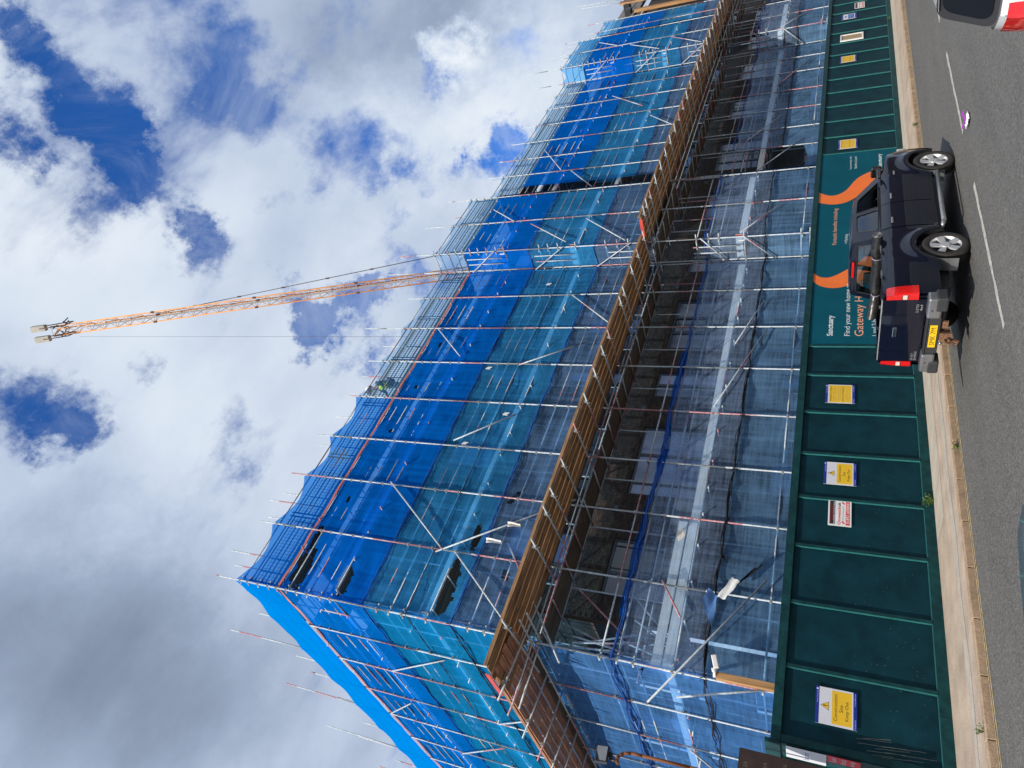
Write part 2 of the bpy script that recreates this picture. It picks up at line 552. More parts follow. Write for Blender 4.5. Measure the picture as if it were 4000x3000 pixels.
# ------------------------------------------------------------------ mesh helpers
class MB:
    def __init__(s, fr=None):
        s.v, s.f, s.sm = [], [], []
        s.fr = fr
    def P(s, p):
        return s.fr(*p) if s.fr else Vector(p)
    def add(s, vs, fs, smooth=False):
        o = len(s.v)
        s.v += [s.P(p) for p in vs]
        s.f += [tuple(i + o for i in f) for f in fs]
        s.sm += [smooth] * len(fs)
        return s
    def box(s, x0, x1, y0, y1, z0, z1):
        vs = [(x, y, z) for z in (z0, z1) for y in (y0, y1) for x in (x0, x1)]
        return s.add(vs, [(0, 2, 3, 1), (4, 5, 7, 6), (0, 1, 5, 4), (2, 6, 7, 3), (0, 4, 6, 2), (1, 3, 7, 5)])
    def quad(s, a, b, c, d):
        return s.add([a, b, c, d], [(0, 1, 2, 3)])
    def tube(s, a, b, r=0.024, n=8, cap=True, r2=None):
        A, B = s.P(a), s.P(b)
        ax = (B - A)
        if ax.length < 1e-6:
            return s
        ax.normalize()
        u = ax.orthogonal().normalized()
        w = ax.cross(u)
        o = len(s.v)
        r2 = r if r2 is None else r2
        for P_, rr in ((A, r), (B, r2)):
            for i in range(n):
                t = 2 * math.pi * i / n
                s.v.append(P_ + (u * math.cos(t) + w * math.sin(t)) * rr)
        for i in range(n):
            j = (i + 1) % n
            s.f.append((o + i, o + j, o + n + j, o + n + i)); s.sm.append(True)
        if cap:
            s.f.append(tuple(o + i for i in reversed(range(n)))); s.sm.append(False)
            s.f.append(tuple(o + n + i for i in range(n))); s.sm.append(False)
        return s
    def path(s, pts, r=0.02, n=6):
        for a, b in zip(pts, pts[1:]):
            s.tube(a, b, r, n)
        return s
    def obox(s, c, ax, ay, az):
        C_ = s.P(c)
        ax, ay, az = Vector(ax), Vector(ay), Vector(az)
        o = len(s.v)
        for k in (-1, 1):
            for j in (-1, 1):
                for i in (-1, 1):
                    s.v.append(C_ + ax * i + ay * j + az * k)
        for f in [(0, 2, 3, 1), (4, 5, 7, 6), (0, 1, 5, 4), (2, 6, 7, 3), (0, 4, 6, 2), (1, 3, 7, 5)]:
            s.f.append(tuple(i + o for i in f)); s.sm.append(False)
        return s
    def grid(s, fn, nu, nv, smooth=True):
        o = len(s.v)
        for j in range(nv + 1):
            for i in range(nu + 1):
                s.v.append(s.P(fn(i / nu, j / nv)))
        for j in range(nv):
            for i in range(nu):
                a = o + j * (nu + 1) + i
                s.f.append((a, a + 1, a + nu + 2, a + nu + 1)); s.sm.append(smooth)
        return s
    def prism(s, pts, fn0, fn1):
        n = len(pts)
        vs = [fn0(*p) for p in pts] + [fn1(*p) for p in pts]
        fs = [tuple(reversed(range(n))), tuple(range(n, 2 * n))] + [(i, (i + 1) % n, n + (i + 1) % n, n + i) for i in range(n)]
        return s.add(vs, fs)
    def build(s, name, mat, parent=None, org=None, bevel=0, **tags):
        me = bpy.data.meshes.new(name)
        if org is None:
            org = Vector((0, 0, 0))
            if parent is not None:
                org = Vector(parent.matrix_world.translation)
        org = Vector(org)
        me.from_pydata([tuple(v - org) for v in s.v], [], s.f)
        me.polygons.foreach_set('use_smooth', s.sm)
        me.materials.append(mat)
        me.update()
        o = bpy.data.objects.new(name, me)
        COL.objects.link(o)
        if parent is None:
            o.location = org
            o.matrix_world = Matrix.Translation(org)
        else:
            o.parent = parent
            rel = org - Vector(parent.matrix_world.translation)
            o.location = rel
            o.matrix_world = Matrix.Translation(org)
        if bevel:
            b = o.modifiers.new('bevel', 'BEVEL'); b.width = bevel; b.segments = 2; b.limit_method = 'ANGLE'
        for k_, v_ in tags.items():
            o[k_] = v_
        return o

def thing(name, label, cat, loc=(0, 0, 0), group=None):
    o = bpy.data.objects.new(name, None)
    COL.objects.link(o)
    o.empty_display_size = 0.2
    o.location = loc
    o.matrix_world = Matrix.Translation(Vector(loc))
    o['label'] = label
    o['category'] = cat
    if group:
        o['group'] = group
    return o

def text(body, x0, z0, w, h, y, mat, parent, face='y-', shear=0.0, bold=0.0, name='lettering', xdir=None):
    """flat lettering scaled into a w x h box with lower left corner x0, z0 on the plane"""
    cu = bpy.data.curves.new('t', 'FONT')
    cu.body = body
    cu.size = 1.0
    cu.shear = shear
    cu.offset = bold
    cu.extrude = 0.0
    cu.resolution_u = 3
    to = bpy.data.objects.new('t', cu)
    COL.objects.link(to)
    dg = bpy.context.evaluated_depsgraph_get()
    me = bpy.data.meshes.new_from_object(to.evaluated_get(dg))
    bpy.data.objects.remove(to)
    bpy.data.curves.remove(cu)
    xs = [v.co.x for v in me.vertices]; ys = [v.co.y for v in me.vertices]
    if not xs:
        return None
    lx, hx, ly, hy = min(xs), max(xs), min(ys), max(ys)
    org = Vector(parent.matrix_world.translation)
    for v in me.vertices:
        a = x0 + (v.co.x - lx) / (hx - lx) * w
        b_ = z0 + (v.co.y - ly) / (hy - ly) * h
        if face == 'y-':
            p = Vector((a, y, b_))
        elif face == 'x-':      # y grows to the left in the picture, so text runs towards smaller y
            p = Vector((y, -a, b_))
        v.co = p - org
    me.materials.clear()
    me.materials.append(mat)
    me.name = name
    o = bpy.data.objects.new(name, me)
    COL.objects.link(o)
    o.parent = parent
    o.matrix_world = Matrix.Translation(org)
    o.matrix_parent_inverse = Matrix.Identity(4)
    o.location = (0, 0, 0)
    return o

# facade frames: s along the wall, o outwards from it, z up
def FR(y0):
    return lambda s_, o, z: Vector((s_, y0 - o, z))
SLX = 6.25
LD = Vector((-0.025, 1.0, 0)).normalized()
LN = Vector((-1.0, -0.025, 0)).normalized()
def FL(s_, o, z):
    return Vector((SLX, 15.3, 0)) + LD * s_ + LN * o + Vector((0, 0, z))
Y0 = 15.3
FA = FR(Y0)
FB = FR(14.32)

# ------------------------------------------------------------------ ground, road, footway
MB().quad((-900, -900, -0.16), (900, -900, -0.16), (900, 900, -0.16), (-900, 900, -0.16)).build('ground', M_GROUND, kind='structure')
KY = 11.5
MB().quad((-400, -14, -0.1), (600, -14, -0.1), (600, KY, -0.1), (-400, KY, -0.1)).build('road', M_ASPH, kind='structure')
MB().box(-400, 600, KY + 0.165, 14.6, -0.3, 0.0).build('pavement', M_FOOT, kind='structure')
MB().box(-400, 600, -20, -14, -0.3, 0.0).build('pavement', M_FOOT, kind='structure')
# pale strips and old cable trench in the footway (thin sheets)
strip = pm('footway_patch_grey', (0.42, 0.38, 0.33), 0.9, var=0.1, scale=4, spots=0.15, bscale=45)
g = MB()
for i in range(60):
    x0 = 4 + i * 0.7
    if x0 > 20: break
    a = 12.15 + 0.07 * math.sin(i * 1.7); b_ = 12.45 + 0.06 * math.sin(i * 2.3 + 1)
    a2 = 12.15 + 0.07 * math.sin((i + 1) * 1.7); b2 = 12.45 + 0.06 * math.sin((i + 1) * 2.3 + 1)
    g.quad((x0, a, 0.004), (x0 + 0.7, a2, 0.004), (x0 + 0.7, b2, 0.004), (x0, b_, 0.004))
g.build('patch_strip', strip, kind='structure')
g = MB().quad((9.6, 13.1, 0.004), (60, 13.1, 0.004), (60, 14.1, 0.004), (9.6, 14.1, 0.004))
g.build('pavement_patch', pm('footway_smooth', (0.45, 0.40, 0.33), 0.9, var=0.1, scale=2, spots=0.1, bscale=40), kind='structure')

# kerb stones, one by one
kr = thing('kerb', 'row of tan concrete kerb stones between the road and the pavement', 'kerb', (0, KY, 0))
kb = None
xk = 1.0
i = 0
while xk < 62:
    L_ = 0.92
    j = random.uniform(-0.006, 0.006)
    o = MB().box(xk + 0.006, xk + L_ - 0.006, KY + j, KY + 0.16, -0.28, 0.006 + random.uniform(-0.004, 0.004)).build('kerb_stone', M_KERB, kr, bevel=0.012)
    xk += L_
MB().box(-200, 1.0, KY, KY + 0.16, -0.28, 0.006).build('kerb_run', M_KERB, kr)
MB().box(62, 400, KY, KY + 0.16, -0.28, 0.006).build('kerb_run', M_KERB, kr)

def dashline(y, w, x0, x1, seg, mat, nm, wob=0.005):
    g = MB()
    x = x0
    while x < x1:
        xe = min(x + seg, x1)
        a, b_ = wob * noise.noise((x * 3, y, 0)), wob * noise.noise((xe * 3, y, 0))
        c, d = wob * noise.noise((x * 3, y, 5)), wob * noise.noise((xe * 3, y, 5))
        g.quad((x, y - w / 2 + a, -0.096), (xe, y - w / 2 + b_, -0.096), (xe, y + w / 2 + d, -0.096), (x, y + w / 2 + c, -0.096))
        x = xe
    return g.build(nm, mat, kind='structure')
dashline(11.33, 0.05, -30, 60, 0.25, M_YEL, 'yellow_line')
dashline(11.44, 0.045, -30, 60, 0.25, M_YEL, 'yellow_line')
for a, b_ in ((3.0, 7.1), (9.05, 13.05), (15.08, 19.1), (21.2, 25.2), (27.2, 31.2), (33.2, 37.2), (39.2, 43.2)):
    dashline(7.68, 0.115, a, b_, 0.12, M_WHT, 'white_dash', 0.03)
# dark tar patch
g = MB()
pts = [(11.2 + 0.45 * math.cos(t) * (1 + 0.2 * math.sin(3 * t)), 10.55 + 0.05 * math.sin(t), -0.094) for t in [i * math.pi / 8 for i in range(16)]]
g.add(pts, [tuple(range(16))])
g.build('tar_patch', pm('tar_patch', (0.025, 0.025, 0.025), 0.7), kind='structure')

# ------------------------------------------------------------------ terrace on the other side of the street (behind the camera)
tt_ = thing('terrace', 'two storey brick terrace across the road, behind the viewer', 'building', (20, -24, 0))
MB().box(-70, 130, -33, -24, 0, 6.6).build('brick_wall', pm('terrace_brick', (0.16, 0.09, 0.06), .9, var=.2), tt_)
MB().add([(-70, -23.6, 6.6), (130, -23.6, 6.6), (130, -28.5, 9.6), (-70, -28.5, 9.6), (130, -33.4, 6.6), (-70, -33.4, 6.6)], [(0, 1, 2, 3), (3, 2, 4, 5)]).build('roof', pm('terrace_roof', (0.07, 0.055, 0.05), .9), tt_)
for i_ in range(34):
    x_ = -66 + i_ * 5.7
    for z_ in (0.9, 3.9):
        MB().box(x_, x_ + 1.5, -24.0 + .001, -23.96, z_, z_ + 1.4).build('window', pm('terrace_window', (0.03, 0.035, 0.04), .1), tt_)

# ------------------------------------------------------------------ hoarding
HY = 14.20
hx0, hx1 = 5.00, 62.0
hd = thing('hoarding', 'dark green painted plywood site hoarding running along the back of the pavement', 'hoarding', (5, HY, 0))
BAT = [5.0, 6.42, 7.82, 9.23, 10.58, 11.93, 13.35, 14.75, 15.94]
b0 = 27.2
while b0 < 61.5:
    BAT.append(b0); b0 += 1.402
BAN0, BAN1 = 15.96, 27.1
allx = sorted(set(BAT + [17.3, 18.7, 20.1, 21.5, 22.9, 24.3, 25.7]))
for a, b_ in zip(allx, allx[1:]):
    MB().box(a + 0.001, b_ - 0.001, HY + random.uniform(0, 0.003), HY + 0.02, 0.05, 2.90).build('panel', M_HOARD, hd)
for a in BAT:
    w = 0.055
    if a == 5.0:
        MB().box(4.92, 5.055, HY - 0.06, HY - 0.001, 0.16, 2.775).build('corner_batten', M_HRAIL, hd, bevel=0.004)
        continue
    MB().box(a - w, a + w * 0.3, HY - 0.045, HY - 0.001, 0.2, 2.772).build('batten', M_HRAIL, hd, bevel=0.004)
    MB().box(a - w - 0.012, a - w - 0.001, HY - 0.045, HY - 0.001, 0.2, 2.772).build('batten_lit_side', M_LITEDGE, hd)  # sunlit left side of the batten, painted as a brighter strip
x = 4.92
while x < 61.5:
    xe = min(x + 3.9 if x > 5 else 6.0, 62)
    o = MB().box(x + 0.002, xe - 0.002, HY - 0.07, HY + 0.05, 2.775, 2.95).build('top_rail', M_HRAIL, hd, bevel=0.006)
    MB().box(x + 0.002, xe - 0.002, HY - 0.035, HY - 0.001, 0.0, 0.195).build('kick_board', M_HRAIL, hd, bevel=0.005)
    MB().box(x + 0.002, xe - 0.002, HY - 0.028, HY - 0.001, 0.1955, 0.208).build('kick_board_lit_top', M_LITEDGE, hd)  # lit top of the kick board, same brighter green painted on
    x = xe
# scratches on the left panel
g = MB()
for i in range(9):
    xs_ = 5.32 - i * 0.035 + random.uniform(-.01, .01)
    z0 = random.uniform(1.0, 1.55); z1 = z0 - random.uniform(0.3, 0.9)
    p = Vector((xs_, HY - 0.0015, z0))
    for k_ in range(6):
        q = Vector((xs_ + 0.012 * (k_ + 1) + random.uniform(-.006, .006), HY - 0.0015, z0 + (z1 - z0) * (k_ + 1) / 6))
        g.quad((p.x, p.y, p.z), (p.x + .004, p.y, p.z), (q.x + .004, q.y, q.z), (q.x, q.y, q.z))
        p = q
for i in range(170):
    cx = random.uniform(5.1, 11.5); cz = random.uniform(0.3, 1.6); s_ = random.uniform(0.002, 0.008)
    g.quad((cx, HY - 0.0015, cz), (cx + s_ * random.uniform(.5, 2), HY - 0.0015, cz), (cx + s_, HY - 0.0015, cz + s_), (cx, HY - 0.0015, cz + s_))
g.build('scratch_marks', pm('scratch_pale', (0.25, 0.28, 0.24), 0.8), hd, kind='stuff')
# return of the hoarding at the corner
hr = thing('hoarding_return', 'green hoarding return at the street corner carrying a white sign', 'hoarding', (4.92, HY, 0))
MB().box(4.90, 4.918, HY - 0.03, 19.0, 0.05, 2.90).build('panel', M_HRAIL, hr)
MB().box(4.86, 4.94, HY - 0.06, 19.0, 2.775, 3.05).build('top_rail', M_HRAIL, hr, bevel=0.006)
MB().box(4.87, 4.899, HY - 0.05, 19.0, 0.0, 0.2).build('kick_board', M_HRAIL, hr)
for y_ in (14.86, 16.2, 17.6):
    MB().box(4.87, 4.899, y_, y_ + 0.07, 0.2, 2.77).build('batten', M_HRAIL, hr)

# ------------------------------------------------------------------ signs
M_SB = pm('sign_blue', (0.012, 0.03, 0.26), 0.4, var=0.03)
M_SW = pm('sign_white', (0.66, 0.68, 0.74), 0.45, var=0.03)
M_SY = pm('sign_yellow', (0.80, 0.50, 0.02), 0.5, var=0.03)
M_SK = pm('sign_black', (0.02, 0.02, 0.02), 0.5)
M_SRED = pm('sign_red', (0.68, 0.02, 0.04), 0.5, var=0.05)
M_SGRY = pm('sign_grey', (0.25, 0.27, 0.30), 0.5)
SYF = HY - 0.030
def plate(x0, x1, z0, z1, y, mat, par, nm='panel', t=0.001):
    return MB().box(x0, x1, y - t, y, z0, z1).build(nm, mat, par)

def signbase(x0, x1, z0, z1, label):
    t = thing('site_sign', label, 'sign', (x0, SYF, z0))
    MB().box(x0, x1, SYF - 0.004, SYF + 0.002, z0, z1).build('sign_board', M_SW, t)
    h = z1 - z0
    plate(x0, x1, z1 - h * 0.09, z1, SYF - 0.0042, M_SB, t, 'top_band')
    plate(x0, x1, z0, z0 + h * 0.09, SYF - 0.0042, M_SB, t, 'bottom_band')
    w = x1 - x0
    text('Horizon Construction', x0 + w * .55, z1 - h * .062, w * .33, h * .025, SYF - 0.0055, M_SW, t)
    g = MB()
    cx, cz = x0 + w * .93, z1 - h * .045
    g.add([(cx - .022, SYF - .0055, cz), (cx, SYF - .0055, cz - .022), (cx + .022, SYF - .0055, cz), (cx, SYF - .0055, cz + .022)], [(0, 1, 2, 3)])
    g.build('emblem', M_SW, t)
    text('T: enquiries@horizon', x0 + w * .62, z0 + h * .03, w * .34, h * .03, SYF - 0.0055, M_SW, t)
    text('W: horizon.co.uk', x0 + w * .03, z0 + h * .03, w * .24, h * .03, SYF - 0.0055, M_SW, t)
    return t

def keepout(x0, x1, z0, z1, label):
    t = signbase(x0, x1, z0, z1, label)
    w, h = x1 - x0, z1 - z0
    y = SYF - 0.0042
    plate(x0 + w * .05, x1 - w * .05, z0 + h * .13, z0 + h * .60, y, M_SY, t, 'yellow_panel')
    cx, cz, r = x0 + w * .5, z0 + h * .68, w * .12
    for nm, mt, k_, dy in (('triangle_border', M_SK, 1.0, .0005), ('triangle', M_SY, .86, .0012)):
        zc = cz + r * 0.55
        g = MB().add([(cx - r * k_, y - dy, zc - r * .62 * k_ * 1.0), (cx + r * k_, y - dy, zc - r * .62 * k_), (cx, y - dy, zc + r * 1.12 * k_)], [(0, 1, 2)])
        g.build(nm, mt, t)
    g = MB().add([(cx - .006, y - .002, cz + r * .35), (cx + .006, y - .002, cz + r * .35), (cx + .013, y - .002, cz + r * 1.1), (cx - .013, y - .002, cz + r * 1.1)], [(0, 1, 2, 3)])
    g.add([(cx - .008, y - .002, cz + r * .1), (cx + .008, y - .002, cz + r * .1), (cx + .008, y - .002, cz + r * .24), (cx - .008, y - .002, cz + r * .24)], [(0, 1, 2, 3)])
    g.build('exclamation_mark', M_SK, t)
    text('Construction', x0 + w * .14, z0 + h * .47, w * .72, h * .085, y - .0016, M_SK, t)
    text('Site', x0 + w * .39, z0 + h * .335, w * .2, h * .085, y - .0016, M_SK, t)
    text('Keep Out', x0 + w * .19, z0 + h * .18, w * .52, h * .105, y - .0016, M_SK, t)
    return t

def warning(x0, x1, z0, z1, label):
    t = signbase(x0, x1, z0, z1, label)
    w, h = x1 - x0, z1 - z0
    y = SYF - 0.0042
    plate(x0 + w * .04, x1 - w * .04, z0 + h * .13, z0 + h * .87, y, M_SY, t, 'yellow_panel')
    text('WARNING TO PUBLIC', x0 + w * .08, z0 + h * .78, w * .84, h * .055, y - .0016, M_SK, t)
    text('NOTICE TO PARENTS', x0 + w * .09, z0 + h * .37, w * .8, h * .055, y - .0016, M_SK, t)
    for ln, zz in (('THIS BUILDING SITE IS PRIVATE PROPERTY', .71), ('NO UNAUTHORISED PERSONS ALLOWED', .65), ('Liability will not be accepted by this builder', .54), ('for any injury sustained by trespassers', .48),
                   ('Parents are especially requested to warn', .28), ('children of the dangers and consequences', .23), ('of trespassing on this site', .18)):
        text(ln, x0 + w * .14, z0 + h * zz, w * .72, h * .026, y - .0016, M_SGRY, t)
    return t

keepout(5.41, 6.10, 1.51, 2.215, 'Construction Site Keep Out sign nearest the street corner, above scratched hoarding paint')
keepout(10.98, 11.66, 1.53, 2.235, 'Construction Site Keep Out sign between the warning notice and the CCTV board')
warning(13.66, 14.34, 1.57, 2.275, 'yellow Warning to Public notice just left of the big teal banner')
warning(27.47, 28.21, 1.52, 2.205, 'yellow Warning to Public notice just right of the big teal banner')
warning(35.92, 36.65, 1.57, 2.265, 'smallest yellow notice, beside the framed viewing window in the hoarding')

def cctv(x0, x1, z0, z1, label):
    t = thing('security_sign', label, 'sign', (x0, SYF, z0))
    w, h = x1 - x0, z1 - z0
    MB().box(x0, x1, SYF - 0.004, SYF + 0.002, z0, z1).build('sign_board', M_WHITE, t)
    y = SYF - .0042
    plate(x0 + w * .06, x1 - w * .05, z0 + h * .69, z0 + h * .93, y, M_SK, t, 'black_panel')
    plate(x0 + w * .05, x1 - w * .06, z0 + h * .07, z0 + h * .24, y, M_SRED, t, 'red_panel')
    text('For the protection of our customers all', x0 + w * .12, z0 + h * .86, w * .76, h * .045, y - .0016, M_SRED, t)
    text('activity on these premises is', x0 + w * .2, z0 + h * .78, w * .6, h * .045, y - .0016, M_SRED, t)
    text('MONITORED AND RECORDED', x0 + w * .07, z0 + h * .695, w * .86, h * .07, y - .0016, M_SW, t, bold=.01)
    text('Onwatch', x0 + w * .05, z0 + h * .46, w * .68, h * .13, y - .0016, M_SRED, t, bold=.02)
    text('uk', x0 + w * .745, z0 + h * .46, w * .16, h * .13, y - .0016, M_SK, t, bold=.02)
    text('CCTV SURVEILLANCE', x0 + w * .2, z0 + h * .32, w * .58, h * .06, y - .0016, M_SGRY, t)
    text('01892 603800', x0 + w * .11, z0 + h * .09, w * .78, h * .13, y - .0022, M_WHITE, t, bold=.01)
    for cx in (.08, .82):
        g = MB().add([(x0 + w * cx, y - .0016, z0 + h * .30), (x0 + w * (cx + .04), y - .0016, z0 + h * .28), (x0 + w * (cx + .12), y - .0016, z0 + h * .38), (x0 + w * (cx + .07), y - .0016, z0 + h * .42)], [(0, 1, 2, 3)])
        g.build('camera_picture', M_SRED, t)
    return t
cctv(9.82, 10.54, 1.63, 2.11, 'white CCTV surveillance sign with red telephone strip on the near hoarding')
cctv(42.87, 43.76, 1.19, 1.67, 'far CCTV surveillance sign, last one along the hoarding')
# blue mandatory sign
t = thing('safety_sign', 'small blue and white safety notice far along the hoarding', 'sign', (41.5, SYF, 1.57))
MB().box(41.53, 42.28, SYF - 0.004, SYF + 0.002, 1.57, 2.29).build('sign_board', M_SW, t)
plate(41.53, 42.28, 2.20, 2.29, SYF - .0042, M_SB, t, 'top_band')
plate(41.53, 42.28, 1.57, 1.65, SYF - .0042, M_SB, t, 'bottom_band')
M_MB = pm('sign_mid_blue', (0.02, 0.12, 0.42), 0.5)
plate(41.58, 42.23, 1.69, 1.97, SYF - .0042, M_MB, t, 'blue_panel')
g = MB(); g.add([(41.9 + .12 * math.cos(a_), SYF - .005, 2.08 + .05 * math.sin(a_)) for a_ in [i * math.pi / 6 for i in range(12)]], [tuple(range(12))]); g.build('emblem', M_MB, t)
for zz in (1.9, 1.84, 1.78, 1.73):
    text('ALL VISITORS MUST REPORT', 41.63, zz, .55, .03, SYF - .006, M_SW, t)
# viewing window in hoarding
t = thing('viewing_window', 'white framed wooden viewing window set into the far hoarding', 'window', (38.6, HY, 1.28))
M_OSB = woodmat('window_ply', (0.38, 0.28, 0.15), (0.58, 0.46, 0.27), 'z')
MB().box(38.66, 39.30, HY - .03, HY - .002, 1.34, 2.24).build('wooden_board', M_OSB, t)
for a in ((38.59, 38.66, 1.27, 2.30), (39.30, 39.37, 1.27, 2.30), (38.661, 39.299, 1.27, 1.34), (38.661, 39.299, 2.24, 2.30)):
    MB().box(a[0], a[1], HY - .06, HY - .001, a[2], a[3]).build('frame_side', M_WHITE, t)
# small signs on the return
t = thing('site_sign', 'plain white sign with dark lettering on the hoarding return', 'sign', (4.86, 14.6, 2.0))
MB().box(4.862, 4.868, 14.16, 14.70, 2.0, 2.68).build('sign_board', M_SW, t)
text('Sanctuary', -14.63, 2.26, .38, .13, 4.8615, M_SB, t, face='x-')
t = thing('site_sign', 'red and white caution notice under the white sign on the return', 'sign', (4.86, 14.5, 1.4))
MB().box(4.862, 4.868, 14.14, 14.44, 1.45, 1.985).build('sign_board', M_SRED, t)
for ln, zz in (('Caution', 1.84), ('this site', 1.68), ('running', 1.52)):
    text(ln, -14.42, zz, .24, .10, 4.8615, M_SW, t, face='x-')

# big banner
M_BAN = pm('banner_teal', (0.003, 0.085, 0.125), 0.7, spec=0.08, var=0.08, scale=1.0)
M_BOR = pm('banner_orange', (0.88, 0.19, 0.04), 0.5, spec=0.2, var=0.04)
M_BWH = pm('banner_white', (0.72, 0.80, 0.82), 0.5, var=0.03)
M_BPE = pm('banner_peach', (0.85, 0.40, 0.24), 0.5, var=0.03)
bn = thing('banner', 'large teal housing banner with orange curved ribbon and white lettering', 'banner', (16, HY - .012, .2))
BY = HY - 0.028
jx = [BAN0, 17.52, 18.7, 20.18, 21.6, 23.0, 24.3, 25.7, BAN1]
for a, b_ in zip(jx, jx[1:]):
    MB().box(a + .003, b_ - .003, BY, HY - .001, 0.215, 2.768).build('panel', M_BAN, bn)
def ribbon(L_, R_, nm):
    """curved ribbon between two point lists (x, z)"""
    def interp(P, t):
        n = len(P) - 1
        f = t * n; i = min(int(f), n - 1); u = f - i
        p0, p1, p2, p3 = P[max(i - 1, 0)], P[i], P[i + 1], P[min(i + 2, n)]
        return tuple(0.5 * (2 * p1[k] + (p2[k] - p0[k]) * u + (2 * p0[k] - 5 * p1[k] + 4 * p2[k] - p3[k]) * u * u + (3 * p1[k] - p0[k] - 3 * p2[k] + p3[k]) * u ** 3) for k in (0, 1))
    def fn(u, v):
        a, b_ = interp(L_, v), interp(R_, v)
        return (a[0] + (b_[0] - a[0]) * u, BY - .002, a[1] + (b_[1] - a[1]) * u)
    g = MB().grid(fn, 1, 30)
    g.build(nm, M_BOR, bn)
ribbon([(18.97, 2.768), (18.71, 2.55), (18.59, 2.19), (18.69, 1.80), (19.05, 1.3), (19.9, .75), (21.2, .35), (23.0, .22)],
       [(19.40, 2.768), (19.18, 2.57), (19.16, 2.26), (19.53, 1.81), (20.1, 1.35), (21.0, .95), (22.1, .72), (23.0, .66)], 'orange_ribbon')
ribbon([(23.62, 2.768), (23.45, 2.33), (23.5, 1.94), (23.76, 1.61), (24.24, 1.15), (24.75, .7), (24.95, .216)],
       [(24.32, 2.768), (24.04, 2.35), (24.29, 1.92), (25.07, 1.55), (25.51, 1.11), (25.60, .7), (25.62, .216)], 'orange_ribbon')
ty = BY - .004
text('Sanctuary', 16.34, 2.10, .92, .21, ty, M_BWH, bn, bold=.02)
text('Find your new home at', 16.34, 1.66, 2.45, .19, ty, M_BWH, bn)
text('Gateway House', 16.33, 1.29, 2.6, .30, ty, M_BPE, bn)
text('1 and 2-bedroom homes', 16.34, 1.02, 1.9, .13, ty, M_BWH, bn)
text('Fantastic benefits including:', 20.93, 2.10, 2.25, .17, ty, M_BPE, bn)
text('> Parking', 20.96, 1.78, .55, .12, ty, M_BWH, bn)
text('> Lift to all floors', 20.96, 1.55, .95, .12, ty, M_BWH, bn)
text('In partnership with', 25.83, 1.70, .97, .085, ty, M_BWH, bn)
text('Basildon Council', 25.86, 1.54, .90, .085, ty, M_BWH, bn)
text('Sanctuary', 25.80, .68, .98, .17, ty, M_BWH, bn, bold=.02)

# ------------------------------------------------------------------ apartment building
bd = thing('apartment_building', 'long brown brick apartment building behind the scaffold on the street side', 'building', (7.8, 16.8, 0))
WY = 16.8
def wall_x(x0, x1, y, z0, z1, holes, mat, par, th=0.3):
    """wall facing the street with window holes, as strips around the openings"""
    xs = sorted({x0, x1} | {h[0] for h in holes} | {h[1] for h in holes})
    zs = sorted({z0, z1} | {h[2] for h in holes} | {h[3] for h in holes})
    g = MB()
    def inh(x, z):
        return any(h[0] < x < h[1] and h[2] < z < h[3] for h in holes)
    for a, b_ in zip(xs, xs[1:]):
        for c, d in zip(zs, zs[1:]):
            if inh((a + b_) / 2, (c + d) / 2):
                continue
            g.quad((a, y, c), (b_, y, c), (b_, y, d), (a, y, d))
    for h in holes:
        g.quad((h[0], y, h[2]), (h[0], y + .14, h[2]), (h[0], y + .14, h[3]), (h[0], y, h[3]))
        g.quad((h[1], y, h[2]), (h[1], y + .14, h[2]), (h[1], y + .14, h[3]), (h[1], y, h[3]))
        g.quad((h[0], y, h[3]), (h[1], y, h[3]), (h[1], y + .14, h[3]), (h[0], y + .14, h[3]))
        g.quad((h[0], y, h[2]), (h[1], y, h[2]), (h[1], y + .14, h[2]), (h[0], y + .14, h[2]))
    return g.build('brick_wall', mat, par)

def window(x0, x1, z0, z1, y, par, mull, pane_mats, ax='x'):
    if ax == 'x':
        F_ = lambda a, o, z: Vector((a, y + o, z))
    else:
        F_ = lambda a, o, z: Vector((y + o, a, z))
    f = MB(F_)
    b_ = .07
    f.box(x0, x1, .06, .14, z0, z0 + b_); f.box(x0, x1, .06, .14, z1 - b_, z1)
    f.box(x0, x0 + b_, .06, .14, z0 + b_, z1 - b_); f.box(x1 - b_, x1, .06, .14, z0 + b_, z1 - b_)
    xs = [x0] + mull + [x1]
    for m_ in mull:
        f.box(m_ - .05, m_ + .05, .055, .14, z0 + b_, z1 - b_)
    fo = f.build('window', M_FRAME, par)
    for i_, (a, c) in enumerate(zip(xs, xs[1:])):
        MB(F_).box(a + (b_ if i_ == 0 else .05), c - (b_ if i_ == len(xs) - 2 else .05), .09, .10, z0 + b_, z1 - b_).build('pane', pane_mats[i_ % len(pane_mats)], fo)
    return fo

